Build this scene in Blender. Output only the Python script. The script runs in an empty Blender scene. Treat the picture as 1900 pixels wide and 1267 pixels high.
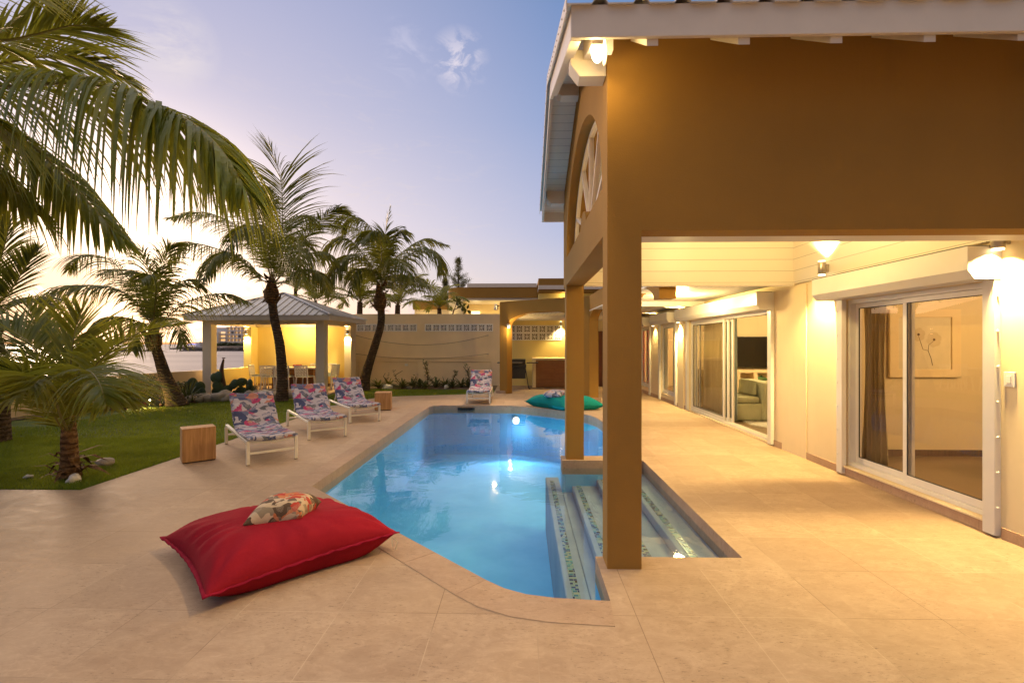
import bpy, bmesh, math, random
from mathutils import Vector, Matrix, noise, geometry
PI = math.pi
R = math.radians
SC = bpy.context.scene
COL = SC.collection
TH = math.atan2(20, 890)
CAMH = 1.6

def at(px, py, Y=None, Z=None, X=None):
    """point of the place seen at photo pixel (px,py) once its depth, height or X is known"""
    dx = (px - 950) / 890.0; dz = -(py - 637) / 890.0
    s, c = math.sin(TH), math.cos(TH)
    vx = c * dx - s; vy = s * dx + c; vz = dz
    if Y is not None: t = Y / vy
    elif Z is not None: t = (Z - CAMH) / vz
    else: t = X / vx
    return Vector((vx * t, vy * t, CAMH + vz * t))

# ------------------------------------------------------------------ mesh builder
class MB:
    def __init__(s): s.v = []; s.f = []; s.mi = []; s.cur = 0
    def add(s, vs, fs):
        o = len(s.v); s.v.extend([Vector(a) for a in vs])
        for f in fs: s.f.append([i + o for i in f]); s.mi.append(s.cur)
        return s
    def box(s, x0, x1, y0, y1, z0, z1, M=None):
        vs = [(x0,y0,z0),(x1,y0,z0),(x1,y1,z0),(x0,y1,z0),(x0,y0,z1),(x1,y0,z1),(x1,y1,z1),(x0,y1,z1)]
        if M: vs = [M @ Vector(a) for a in vs]
        return s.add(vs, [(0,3,2,1),(4,5,6,7),(0,1,5,4),(1,2,6,5),(2,3,7,6),(3,0,4,7)])
    def prism(s, pts, z0, z1, M=None):
        n = len(pts)
        vs = [(p[0],p[1],z0) for p in pts] + [(p[0],p[1],z1) for p in pts]
        if M: vs = [M @ Vector(a) for a in vs]
        return s.add(vs, [tuple(reversed(range(n))), tuple(range(n, 2*n))] + [(i,(i+1)%n,n+(i+1)%n,n+i) for i in range(n)])
    def bar(s, a, b, w, h=None, up=(0,0,1)):
        a = Vector(a); b = Vector(b); h = h or w
        d = (b - a).normalized(); u = Vector(up)
        if abs(d.dot(u)) > .98: u = Vector((0,1,0))
        x = d.cross(u).normalized(); y = x.cross(d).normalized()
        vs = []
        for p in (a, b):
            for sx, sy in ((-1,-1),(1,-1),(1,1),(-1,1)): vs.append(p + x*sx*w/2 + y*sy*h/2)
        return s.add(vs, [(0,1,2,3),(7,6,5,4),(0,4,5,1),(1,5,6,2),(2,6,7,3),(3,7,4,0)])
    def tube(s, pts, rad, n=8, cap=True):
        pts = [Vector(p) for p in pts]; m = len(pts)
        if not hasattr(rad, '__len__'): rad = [rad]*m
        o = len(s.v); u = Vector((0,0,1))
        ref = None
        for i, p in enumerate(pts):
            d = (pts[min(i+1,m-1)] - pts[max(i-1,0)])
            d = d.normalized() if d.length > 1e-9 else Vector((0,0,1))
            if ref is None:
                ref = d.cross(Vector((0,1,0)) if abs(d.y) < .9 else Vector((1,0,0))).normalized()
            x = (ref - d*ref.dot(d)).normalized(); y = d.cross(x); ref = x
            for k in range(n):
                a = 2*PI*k/n
                s.v.append(p + (x*math.cos(a) + y*math.sin(a))*rad[i])
        for i in range(m-1):
            for k in range(n):
                s.f.append([o+i*n+k, o+i*n+(k+1)%n, o+(i+1)*n+(k+1)%n, o+(i+1)*n+k]); s.mi.append(s.cur)
        if cap:
            s.f.append([o+k for k in reversed(range(n))]); s.mi.append(s.cur)
            s.f.append([o+(m-1)*n+k for k in range(n)]); s.mi.append(s.cur)
        return s
    def lathe(s, c, prof, n=16):
        c = Vector(c); o = len(s.v); m = len(prof)
        for r, z in prof:
            for k in range(n):
                a = 2*PI*k/n; s.v.append(c + Vector((r*math.cos(a), r*math.sin(a), z)))
        for i in range(m-1):
            for k in range(n):
                s.f.append([o+i*n+k, o+i*n+(k+1)%n, o+(i+1)*n+(k+1)%n, o+(i+1)*n+k]); s.mi.append(s.cur)
        s.f.append([o+k for k in reversed(range(n))]); s.mi.append(s.cur)
        s.f.append([o+(m-1)*n+k for k in range(n)]); s.mi.append(s.cur)
        return s
    def ball(s, c, r, nu=12, nv=8, M=None, disp=0, seed=0):
        c = Vector(c); o = len(s.v)
        if not hasattr(r, '__len__'): r = (r,r,r)
        for j in range(nv+1):
            t = PI*j/nv
            for k in range(nu):
                a = 2*PI*k/nu
                d = Vector((math.sin(t)*math.cos(a), math.sin(t)*math.sin(a), math.cos(t)))
                q = 1 + (disp*noise.noise(d*1.3 + Vector((seed*7.1, seed*3.3, 0))) if disp else 0)
                p = Vector((d.x*r[0]*q, d.y*r[1]*q, d.z*r[2]*q))
                if M: p = M @ p
                s.v.append(c + p)
        for j in range(nv):
            for k in range(nu):
                s.f.append([o+j*nu+k, o+(j+1)*nu+k, o+(j+1)*nu+(k+1)%nu, o+j*nu+(k+1)%nu]); s.mi.append(s.cur)
        return s
    def holes(s, outer, holes, z0, z1, axis='z', side=True):
        """flat polygon with holes, extruded z0..z1; axis chooses which way it is extruded"""
        def mp(p, z):
            if axis == 'z': return (p[0], p[1], z)
            if axis == 'y': return (p[0], z, p[1])
            return (z, p[0], p[1])
        loops = [outer] + holes
        tris = geometry.tessellate_polygon([[Vector((p[0], p[1], 0)) for p in l] for l in loops])
        flat = [p for l in loops for p in l]; n = len(flat)
        if z1 is None or z0 == z1:
            return s.add([mp(p, z0) for p in flat], [tuple(t) for t in tris])
        vs = [mp(p, z0) for p in flat] + [mp(p, z1) for p in flat]
        fs = [tuple(t) for t in tris] + [tuple(i+n for i in reversed(t)) for t in tris]
        if side:
            o = 0
            for l in loops:
                m = len(l)
                for i in range(m): fs.append((o+i, o+(i+1)%m, n+o+(i+1)%m, n+o+i))
                o += m
        return s.add(vs, fs)
    def build(s, name, mat, parent=None, smooth=False, bevel=0, world=False, fix=True, weld=False):
        me = bpy.data.meshes.new(name)
        off = Vector((0,0,0))
        if world and parent is not None:
            off = parent.location.copy()
            if parent.parent is not None: off = off + parent.parent.location
        me.from_pydata([tuple(a - off) for a in s.v], [], s.f)
        mats = mat if isinstance(mat, (list, tuple)) else [mat]
        for m in mats: me.materials.append(m)
        if len(mats) > 1: me.polygons.foreach_set('material_index', s.mi)
        if fix or weld:
            bm = bmesh.new(); bm.from_mesh(me)
            if weld: bmesh.ops.remove_doubles(bm, verts=bm.verts, dist=1e-5)
            bmesh.ops.recalc_face_normals(bm, faces=bm.faces)
            bm.to_mesh(me); bm.free()
        if smooth: me.polygons.foreach_set('use_smooth', [True]*len(me.polygons))
        me.update()
        o = bpy.data.objects.new(name, me); COL.objects.link(o)
        if parent is not None: o.parent = parent
        if bevel:
            b = o.modifiers.new('bevel', 'BEVEL'); b.width = bevel; b.segments = 2; b.limit_method = 'ANGLE'
            b.angle_limit = R(40); b.harden_normals = False
        return o

def empty(name, loc=(0,0,0), rz=0, label=None, cat=None, group=None):
    o = bpy.data.objects.new(name, None); COL.objects.link(o)
    o.empty_display_size = .1
    o.location = loc; o.rotation_euler = (0,0,rz)
    return tag(o, label, cat, group)
def tag(o, label=None, cat=None, group=None, kind=None):
    if label: o['label'] = label
    if cat: o['category'] = cat
    if group: o['group'] = group
    if kind: o['kind'] = kind
    return o
def copy_tree(o, parent=None):
    c = o.copy(); COL.objects.link(c)
    if parent is not None: c.parent = parent
    for ch in [x for x in bpy.data.objects if x.parent is o]: copy_tree(ch, c)
    return c
def lamp(name, kind, loc, power, color, size=.05, aim=None, cone=60, blend=.5, parent=None):
    l = bpy.data.lights.new(name, kind); l.energy = power; l.color = color
    if kind == 'AREA': l.size = size
    else: l.shadow_soft_size = size
    if kind == 'SPOT': l.spot_size = R(cone); l.spot_blend = blend
    o = bpy.data.objects.new(name, l); COL.objects.link(o); o.location = loc
    if aim is not None:
        o.rotation_euler = (Vector(aim) - Vector(loc)).to_track_quat('-Z', 'Y').to_euler()
    if parent is not None:
        o.parent = parent; o.location = Vector(loc) - parent.location
    return o

# ------------------------------------------------------------------ materials
class NT:
    def __init__(s, name):
        s.m = bpy.data.materials.new(name); s.m.use_nodes = True
        s.t = s.m.node_tree; s.n = s.t.nodes; s.l = s.t.links
        s.b = s.n['Principled BSDF']; s.out = s.n['Material Output']
    def node(s, kind, **kw):
        n = s.n.new(kind)
        for k, v in kw.items():
            if k.startswith('i_'):
                key = k[2:]; key = int(key) if key.isdigit() else key.replace('_', ' ')
                s.put(n.inputs[key], v)
            else: setattr(n, k, v)
        return n
    def put(s, inp, v):
        if hasattr(v, 'is_output') or isinstance(v, bpy.types.NodeSocket): s.l.new(v, inp)
        else:
            if isinstance(v, (tuple, list)) and len(v) == 3 and inp.type == 'RGBA': v = (*v, 1)
            inp.default_value = v
    def coord(s, which='Object'): return s.node('ShaderNodeTexCoord').outputs[which]
    def mapping(s, vec, scale=(1,1,1), rot=(0,0,0), loc=(0,0,0)):
        return s.node('ShaderNodeMapping', i_Vector=vec, i_Scale=scale, i_Rotation=rot, i_Location=loc).outputs[0]
    def noise(s, vec, scale=5, detail=4, rough=.55, dist=0):
        return s.node('ShaderNodeTexNoise', i_Vector=vec, i_Scale=scale, i_Detail=detail, i_Roughness=rough, i_Distortion=dist).outputs['Fac']
    def ramp(s, fac, stops, interp='LINEAR'):
        n = s.node('ShaderNodeValToRGB'); s.put(n.inputs[0], fac); cr = n.color_ramp; cr.interpolation = interp
        while len(cr.elements) < len(stops): cr.elements.new(.5)
        for e, (p, c) in zip(cr.elements, stops):
            e.position = p; e.color = (*c, 1) if hasattr(c, '__len__') else (c, c, c, 1)
        return n.outputs[0]
    def math(s, op, a, b=0, c=0, clamp=False):
        n = s.node('ShaderNodeMath', operation=op); n.use_clamp = clamp
        s.put(n.inputs[0], a); s.put(n.inputs[1], b)
        if len(n.inputs) > 2: s.put(n.inputs[2], c)
        return n.outputs[0]
    def mix(s, fac, a, b, mode='MIX'):
        n = s.node('ShaderNodeMix', data_type='RGBA', blend_type=mode)
        s.put(n.inputs[0], fac); s.put(n.inputs[6], a); s.put(n.inputs[7], b)
        return n.outputs[2]
    def bump(s, h, strength=.3, dist=.01):
        n = s.node('ShaderNodeBump', i_Strength=strength, i_Distance=dist, i_Height=h)
        s.l.new(n.outputs[0], s.b.inputs['Normal']); return n
    def set(s, **kw):
        for k, v in kw.items(): s.put(s.b.inputs[k.replace('_', ' ')], v)
        return s

def plain(name, col, rough=.5, var=.08, nscale=6, bump=0, bscale=60, metal=0, spec=.5):
    t = NT(name); c = t.coord()
    f = t.noise(c, nscale, 5, .6)
    lo = tuple(x*(1-var) for x in col); hi = tuple(min(1, x*(1+var)) for x in col)
    t.set(Base_Color=t.ramp(f, [(.3, lo), (.7, hi)]), Roughness=rough, Metallic=metal, Specular_IOR_Level=spec)
    if bump: t.bump(t.noise(c, bscale, 4, .6), bump, .01)
    return t.m

def emis(name, col, strength):
    t = NT(name); t.set(Base_Color=(.8,.8,.8), Emission_Color=col, Emission_Strength=strength); return t.m

def stone(name, light, dark, grid=None, joint=.004, streak=True):
    t = NT(name); c = t.coord()
    big = t.noise(c, .9, 5, .6)
    med = t.noise(t.mapping(c, (3.2, 5, 3), (0,0,.6)), 1.5, 8, .72, .9)
    fine = t.noise(c, 70, 4, .7)
    veins = t.noise(t.mapping(c, (2.6, 6, 3), (0,0,.25)), 2.6, 9, .78, 1.8)
    f = t.math('ADD', t.math('MULTIPLY', med, .6), t.math('MULTIPLY', big, .4))
    col = t.ramp(f, [(.36, dark), (.64, light)])
    pits = t.ramp(t.noise(t.mapping(c, (18, 55, 20), (0,0,.3)), 1.3, 6, .8, .5), [(.565, 0), (.62, 1)])
    mask = t.ramp(t.noise(c, 2.3, 3, .5), [(.38, 0), (.54, 1)])
    pf = t.math('MULTIPLY', pits, mask)
    col = t.mix(t.math('MULTIPLY', pf, .8), col, tuple(x*.45 for x in dark))
    col = t.mix(t.ramp(veins, [(.5, 0), (.7, .5)]), col, tuple(min(1, x*1.22) for x in light))
    col = t.mix(t.math('MULTIPLY', fine, .35), col, tuple(x*.75 for x in dark))
    h = t.math('SUBTRACT', t.math('MULTIPLY', fine, .15), t.math('MULTIPLY', pf, 1.2))
    if grid:
        sx, sy, ox, oy = grid
        sep = t.node('ShaderNodeSeparateXYZ', i_Vector=c)
        wob = t.math('MULTIPLY', t.math('SUBTRACT', t.noise(c, 3, 2), .5), .0012)
        gx = t.math('DIVIDE', t.math('ADD', t.math('SUBTRACT', sep.outputs[0], ox), wob), sx)
        gy = t.math('DIVIDE', t.math('ADD', t.math('SUBTRACT', sep.outputs[1], oy), wob), sy)
        def edge(g, size):
            fr = t.math('FRACT', g); d = t.math('MINIMUM', fr, t.math('SUBTRACT', 1, fr))
            return t.math('LESS_THAN', t.math('MULTIPLY', d, size), joint/2)
        e = t.math('MAXIMUM', edge(gx, sx), edge(gy, sy))
        cell = t.node('ShaderNodeCombineXYZ', i_X=t.math('FLOOR', gx), i_Y=t.math('FLOOR', gy))
        wn = t.node('ShaderNodeTexWhiteNoise', noise_dimensions='3D', i_Vector=cell.outputs[0]).outputs['Value']
        col = t.mix(t.math('MULTIPLY', wn, .42), col, tuple(x*.80 for x in dark))
        jc = t.ramp(t.noise(c, 1.1, 2), [(.42, (.20,.135,.085)), (.55, (.52,.40,.28))])
        col = t.mix(t.math('MULTIPLY', e, .7), col, jc)
        h = t.math('SUBTRACT', h, e)
    t.set(Base_Color=col, Roughness=t.ramp(med, [(.3,.62),(.7,.82)]), Specular_IOR_Level=.18)
    t.bump(h, .22, .002)
    return t.m

M = {}
M['stone'] = stone('terrace_stone', (.53,.40,.28), (.36,.25,.165), grid=(.588,.588,-1.096,2.837), joint=.0055)
M['coping'] = stone('coping_stone', (.465,.335,.235), (.335,.225,.15))
M['joint'] = plain('grout', (.42,.32,.22), .9)
M['base_stone'] = stone('skirting_stone', (.60,.42,.28), (.46,.30,.19), grid=(3,.588,0,.2))

def plaster(name, col, bump=.12, stain=.1):
    t = NT(name); c = t.coord()
    big = t.noise(c, .7, 5, .6); sm = t.noise(c, 110, 3, .6); tro = t.noise(t.mapping(c, (1,1,3)), 6, 5, .6, .4)
    k = tuple(x*(1-stain) for x in col)
    cc = t.ramp(big, [(.35, k), (.65, col)])
    drip = t.noise(t.mapping(c, (9, 9, .5)), 1.5, 5, .7)
    cc = t.mix(t.ramp(drip, [(.56, 0), (.8, .25)]), cc, tuple(x*.72 for x in col))
    t.set(Base_Color=cc, Roughness=.85, Specular_IOR_Level=.2)
    t.bump(t.math('ADD', t.math('MULTIPLY', sm, .6), t.math('MULTIPLY', tro, .5)), bump, .006)
    return t.m
M['tan'] = plaster('tan_render', (.34,.185,.042), .30, .13)
M['cream'] = plaster('cream_render', (.84,.69,.43), .22, .08)
M['garden_cream'] = plaster('garden_wall_render', (.92,.74,.47), .2, .14)
M['yellow'] = plaster('gazebo_yellow_render', (.86,.71,.28), .2, .06)
M['postgrey'] = plaster('gazebo_post_render', (.76,.65,.49), .15, .08)
M['interior'] = plaster('interior_render', (.75,.64,.42), .05, .03)

def boards(name, col, axis=2, step=.16, gap=.006, rough=.4):
    t = NT(name); c = t.coord()
    sep = t.node('ShaderNodeSeparateXYZ', i_Vector=c)
    g = t.math('DIVIDE', sep.outputs[axis], step); fr = t.math('FRACT', g)
    e = t.math('LESS_THAN', t.math('MULTIPLY', fr, step), gap)
    wn = t.node('ShaderNodeTexWhiteNoise', noise_dimensions='1D', i_W=t.math('FLOOR', g)).outputs['Value']
    cc = t.mix(t.math('MULTIPLY', wn, .12), col, tuple(x*.8 for x in col))
    cc = t.mix(t.math('MULTIPLY', t.noise(c, 3, 5), .12), cc, tuple(x*.8 for x in col))
    t.set(Base_Color=t.mix(e, cc, tuple(x*.45 for x in col)), Roughness=rough)
    t.bump(t.math('SUBTRACT', 1, e), .6, .006)
    return t.m
M['white_boards'] = boards('white_cladding_boards', (.80,.74,.62), 2, .165)
M['ceiling_boards'] = boards('white_ceiling_boards', (.76,.71,.62), 0, .12)
M['soffit_boards'] = boards('soffit_boards', (.74,.70,.64), 1, .12)
M['white'] = plain('white_paint', (.70,.63,.55), .4, .04, 4, .05, 40)
M['block_white'] = plain('breeze_block_paint', (.86,.82,.76), .6, .03)
M['alu'] = plain('white_lacquered_aluminium', (.80,.76,.68), .28, .03, 3)
M['lounger_white'] = plain('white_powder_coat', (.78,.74,.66), .35, .04, 5)
M['dark_gap'] = plain('black_rubber_and_gap_shade', (.02,.02,.02), .6)
M['steel'] = plain('brushed_steel', (.45,.40,.34), .35, .1, 20, 0, 60, .8)
M['black'] = plain('black_enamel', (.015,.015,.017), .35, .2, 8)
M['plastic_white'] = plain('white_plastic', (.80,.78,.72), .3, .02)
M['screen'] = plain('television_screen', (.01,.009,.008), .15, .1)

def roofmetal(name, col):
    t = NT(name); c = t.coord(); n = t.noise(c, 2, 5, .7); s = t.noise(t.mapping(c, (1.5,1.5,6)), 12, 4)
    cc = t.ramp(n, [(.35, tuple(x*.75 for x in col)), (.65, col)])
    cc = t.mix(t.ramp(s, [(.6,0),(.75,.3)]), cc, (.30,.24,.2))
    t.set(Base_Color=cc, Roughness=.38, Metallic=.1); t.bump(n, .1, .01); return t.m
M['roof'] = roofmetal('grey_metal_roofing', (.74,.70,.66))
M['roof_dark'] = roofmetal('dark_corrugated_roofing', (.10,.09,.09))

def wood(name, light, dark, axis=2, scale=1):
    t = NT(name); c = t.coord()
    sc = [14*scale,14*scale,14*scale]; sc[axis] = .9*scale
    n = t.noise(t.mapping(c, tuple(sc)), 2.2, 7, .65, .7); big = t.noise(c, 1.6, 3)
    f = t.math('ADD', t.math('MULTIPLY', n, .75), t.math('MULTIPLY', big, .25))
    t.set(Base_Color=t.ramp(f, [(.35, dark), (.62, light)]), Roughness=.6); t.bump(n, .25, .004); return t.m
M['teak'] = wood('teak_block', (.55,.31,.125), (.34,.165,.06))
M['cabinet'] = wood('cabinet_wood', (.30,.13,.04), (.20,.08,.025), 0)
M['door_wood'] = wood('red_brown_door_wood', (.17,.05,.018), (.11,.03,.011), 2)
M['dark_wood'] = wood('dark_sculpture_wood', (.12,.055,.03), (.05,.02,.012))

def fabric_print(name, scale=9, warm=0):
    t = NT(name); c = t.coord()
    d = t.node('ShaderNodeTexNoise', i_Vector=c, i_Scale=4.0, i_Detail=2, i_Distortion=.3).outputs['Color']
    v = t.node('ShaderNodeVectorMath', operation='MULTIPLY_ADD', i_0=d, i_1=(.13,.13,.13), i_2=c).outputs[0]
    def leafs(rot, sc, off):
        m = t.mapping(v, (sc[0], sc[1], sc[0]*.7), (0,.3,rot), off)
        n = t.node('ShaderNodeTexVoronoi', i_Vector=m, i_Scale=scale)
        return n.outputs['Color'], n.outputs['Distance']
    c1, d1 = leafs(.7, (.38, 1.05), (0,0,0)); c2, d2 = leafs(-.5, (.45, 1.2), (3,1,2))
    pal = [(0, (.50,.46,.52)), (.19, (.07,.085,.18)), (.38, (.48,.06,.17)), (.46, (.14,.15,.17)), (.63, (.48,.44,.50)), (.73, (.56,.24,.17)), (.78, (.15,.17,.28)), (.93, (.56,.51,.55))]
    if warm: pal = [(0, (.60,.46,.30)), (.18, (.12,.08,.05)), (.34, (.50,.06,.04)), (.48, (.18,.13,.09)), (.60, (.62,.48,.32)), (.75, (.60,.20,.08)), (.88, (.30,.24,.16))]
    r1 = t.node('ShaderNodeSeparateColor', i_Color=c1).outputs[0]; r2 = t.node('ShaderNodeSeparateColor', i_Color=c2).outputs[1]
    a = t.ramp(r1, pal, 'CONSTANT'); b = t.ramp(r2, pal[::-1] and [(p, pal[-1-i][1]) for i, (p, _) in enumerate(pal)], 'CONSTANT')
    pick = t.math('GREATER_THAN', t.noise(v, scale*.42, 2), .5)
    col = t.mix(pick, a, b)
    vein = t.node('ShaderNodeTexWave', i_Vector=t.mapping(v, (1,1,1), (0,0,.8)), i_Scale=scale*4.0, i_Distortion=6.0, i_Detail=1).outputs['Fac']
    vm = t.math('MULTIPLY', t.ramp(vein, [(.78,0),(.9,1)]), t.math('GREATER_THAN', t.noise(c, scale*.5, 1), .56))
    col = t.mix(t.math('MULTIPLY', vm, .75), col, (.55,.49,.50) if not warm else (.6,.48,.34))
    weave = t.noise(c, 240, 2); wr = t.noise(c, 11, 4, .6, .5)
    t.set(Base_Color=t.mix(t.math('MULTIPLY', weave, .25), col, (.06,.05,.05)), Roughness=.9, Specular_IOR_Level=.15)
    t.bump(t.math('ADD', t.math('MULTIPLY', weave, .2), wr), .5, .02)
    return t.m
M['print'] = fabric_print('leaf_print_fabric', 19)
M['print_warm'] = fabric_print('leaf_print_pillow_fabric', 20, 1)

def cloth(name, col, wr=.6):
    t = NT(name); c = t.coord(); w = t.noise(c, 300, 2); n = t.noise(c, 2.2, 4, .6, .8); f = t.noise(t.mapping(c, (3, 3, 2)), 7, 5, .6, .9)
    t.set(Base_Color=t.ramp(t.math('ADD', t.math('MULTIPLY', n, .7), t.math('MULTIPLY', w, .3)), [(.35, tuple(x*.75 for x in col)), (.65, col)]), Roughness=.92, Specular_IOR_Level=.08)
    t.bump(t.math('ADD', t.math('MULTIPLY', w, .12), f), wr*.35, .02); return t.m
M['red'] = cloth('red_canvas', (.31,.014,.026)); M['red_seam'] = cloth('red_seam_canvas', (.30,.012,.035), .3)
M['teal'] = cloth('teal_canvas', (.012,.26,.24)); M['teal_seam'] = cloth('teal_seam_canvas', (.01,.19,.18))
M['sofa'] = cloth('sage_slipcover', (.44,.45,.31), .3)
M['curtain_blue'] = cloth('blue_grey_curtain', (.30,.34,.33), .2)
M['curtain_red'] = cloth('red_curtain', (.55,.03,.008), .2)

M['rug'] = cloth('pale_rug', (.5,.48,.42), .5)
M['bed'] = cloth('grey_bed_cover', (.24,.21,.20), .5)

def leaf(name, a, b, trans=.45, dry=None):
    t = NT(name); c = t.coord(); n = t.noise(c, 3.0, 4); r = t.node('ShaderNodeObjectInfo').outputs['Random']
    f = t.math('ADD', t.math('MULTIPLY', n, .8), t.math('MULTIPLY', r, .25))
    col = t.ramp(f, [(.35, a), (.75, b)] + ([(.86, dry)] if dry else []))
    d = t.node('ShaderNodeBsdfPrincipled', i_Base_Color=col, i_Roughness=.42, i_Specular_IOR_Level=.4)
    tr = t.node('ShaderNodeBsdfTranslucent', i_Color=t.mix(.5, col, (.42,.36,.03)))
    mx = t.node('ShaderNodeMixShader', i_0=trans, i_1=d.outputs[0], i_2=tr.outputs[0])
    t.l.new(mx.outputs[0], t.out.inputs[0]); t.n.remove(t.b); return t.m
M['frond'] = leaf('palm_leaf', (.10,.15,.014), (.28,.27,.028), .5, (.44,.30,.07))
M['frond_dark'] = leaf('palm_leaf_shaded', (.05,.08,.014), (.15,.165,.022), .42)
M['rachis'] = plain('palm_rachis', (.20,.17,.04), .5, .25, 5)
M['agave'] = leaf('agave_leaf', (.03,.05,.015), (.10,.12,.035), .15)
M['cactus'] = plain('prickly_pear_pad', (.045,.075,.022), .55, .3, 5, .3, 40)
def sheer(name, col, tr=.55):
    t = NT(name); c = t.coord(); f = t.noise(t.mapping(c, (8,8,.4)), 3, 4)
    k = t.ramp(f, [(.3, tuple(x*.8 for x in col)), (.7, col)])
    d = t.node('ShaderNodeBsdfDiffuse', i_Color=k); q = t.node('ShaderNodeBsdfTranslucent', i_Color=k)
    mx = t.node('ShaderNodeMixShader', i_0=tr, i_1=d.outputs[0], i_2=q.outputs[0])
    t.l.new(mx.outputs[0], t.out.inputs[0]); t.n.remove(t.b); return t.m
M['sheer'] = sheer('cream_sheer_curtain', (.82,.76,.60)); M['curtain_blue'] = sheer('blue_grey_curtain', (.46,.52,.50)); M['curtain_taupe'] = sheer('taupe_curtain', (.50,.42,.26), .4); M['curtain_red'] = sheer('red_curtain', (.80,.06,.01), .6)
M['bush'] = leaf('bush_leaf', (.03,.045,.012), (.10,.11,.03), .3)
M['flower'] = plain('red_bract', (.5,.03,.02), .6)
M['stalk'] = plain('dry_stalk', (.10,.05,.025), .8, .3)
def bark(name, a, b):
    t = NT(name); c = t.coord(); n = t.noise(t.mapping(c, (2,2,16)), 2.5, 6, .7, .6)
    w = t.node('ShaderNodeTexWave', wave_type='BANDS', bands_direction='Z', i_Vector=c, i_Scale=4.5, i_Distortion=5, i_Detail=3, i_Detail_Scale=3.0).outputs['Fac']
    lich = t.ramp(t.noise(c, 9, 4, .6), [(.58,0),(.66,.6)])
    col = t.ramp(t.math('ADD', t.math('MULTIPLY', n, .75), t.math('MULTIPLY', w, .25)), [(.25, a), (.75, b)])
    col = t.mix(lich, col, tuple(min(1, x*1.7) for x in b))
    t.set(Base_Color=col, Roughness=.9, Specular_IOR_Level=.1); t.bump(t.math('ADD', n, w), .8, .03); return t.m
M['bark'] = bark('palm_bark', (.05,.032,.02), (.15,.105,.07))
M['fibre'] = bark('palm_fibre', (.06,.03,.012), (.26,.15,.07))
M['rock'] = plain('garden_rock', (.36,.31,.25), .85, .35, 4, .5, 14)
M['rock_white'] = plain('white_stone', (.6,.56,.5), .8, .2, 6, .4, 20)
M['shore_rock'] = plain('dark_shore_rock', (.045,.035,.03), .9, .4, .3)
M['soil'] = plain('soil_and_hole_shade', (.10,.065,.04), .95, .35, 6, .6, 25)
M['grassblade'] = leaf('grass_blade', (.06,.14,.006), (.20,.30,.02), .4)
def lawn():
    t = NT('lawn_soil_and_thatch'); c = t.coord(); n = t.noise(c, 2.4, 6, .7); f = t.noise(c, 60, 4, .7)
    t.set(Base_Color=t.ramp(t.math('ADD', t.math('MULTIPLY', n, .5), t.math('MULTIPLY', f, .5)), [(.35, (.035,.06,.008)), (.62, (.10,.14,.018)), (.75, (.18,.17,.04))]), Roughness=.95)
    t.bump(f, .9, .03); return t.m
M['lawn'] = lawn()
def pool_mat():
    t = NT('blue_pool_render'); c = t.coord(); n = t.noise(c, 1.6, 5, .6)
    t.set(Base_Color=t.ramp(n, [(.35, (.09,.43,.74)), (.65, (.14,.52,.82))]), Roughness=.7); return t.m
M['basin'] = pool_mat()
def step_mat():
    t = NT('pool_step_render'); c = t.coord(); n = t.noise(c, 1.9, 5, .6)
    t.set(Base_Color=t.ramp(n, [(.35, (.22,.26,.33)), (.65, (.29,.33,.39))]), Roughness=.7); return t.m
M['steps'] = step_mat()
def mosaic():
    t = NT('glass_mosaic'); c = t.coord(); sep = t.node('ShaderNodeSeparateXYZ', i_Vector=c)
    gy = t.math('DIVIDE', sep.outputs[1], .032); row = t.math('FLOOR', gy)
    off = t.node('ShaderNodeTexWhiteNoise', noise_dimensions='1D', i_W=row).outputs['Value']
    gx = t.math('ADD', t.math('DIVIDE', sep.outputs[0], .04), off)
    cell = t.node('ShaderNodeCombineXYZ', i_X=t.math('FLOOR', gx), i_Y=row)
    w = t.node('ShaderNodeTexWhiteNoise', noise_dimensions='3D', i_Vector=cell.outputs[0]).outputs['Value']
    col = t.ramp(w, [(0,(.22,.30,.26)),(.16,(.015,.035,.12)),(.36,(.30,.36,.26)),(.46,(.05,.18,.24)),(.62,(.02,.07,.20)),(.78,(.34,.34,.24)),(.88,(.05,.04,.03)),(.93,(.12,.30,.30))], 'CONSTANT')
    e = t.math('MAXIMUM', t.math('LESS_THAN', t.math('FRACT', gx), .08), t.math('LESS_THAN', t.math('FRACT', gy), .12))
    t.set(Base_Color=t.mix(e, col, (.36,.36,.33)), Roughness=.15); return t.m
M['mosaic'] = mosaic()
def schlick(t, f0, nrm=None):
    lw = t.node('ShaderNodeLayerWeight', i_Blend=.5)
    if nrm is not None: t.l.new(nrm, lw.inputs['Normal'])
    return t.math('ADD', t.math('MULTIPLY', t.math('POWER', lw.outputs['Facing'], 5), 1-f0), f0)
def water_surface(name, tint, scale, bump, dist, detail=3, stretch=(1,1,1)):
    t = NT(name); c = t.coord()
    n = t.noise(t.mapping(c, stretch), scale, detail, .55, .6)
    b = t.node('ShaderNodeBump', i_Strength=bump, i_Distance=dist, i_Height=n)
    fr = schlick(t, .02, b.outputs[0])
    tr = t.node('ShaderNodeBsdfTransparent', i_Color=tint)
    gl = t.node('ShaderNodeBsdfGlossy', i_Color=(1,1,1), i_Roughness=.03, i_Normal=b.outputs[0])
    mx = t.node('ShaderNodeMixShader', i_0=fr, i_1=tr.outputs[0], i_2=gl.outputs[0])
    t.l.new(mx.outputs[0], t.out.inputs[0]); t.n.remove(t.b); return t.m
M['pool_water'] = water_surface('pool_water_surface', (.76,.89,.97), 1.6, .10, .05)
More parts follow.
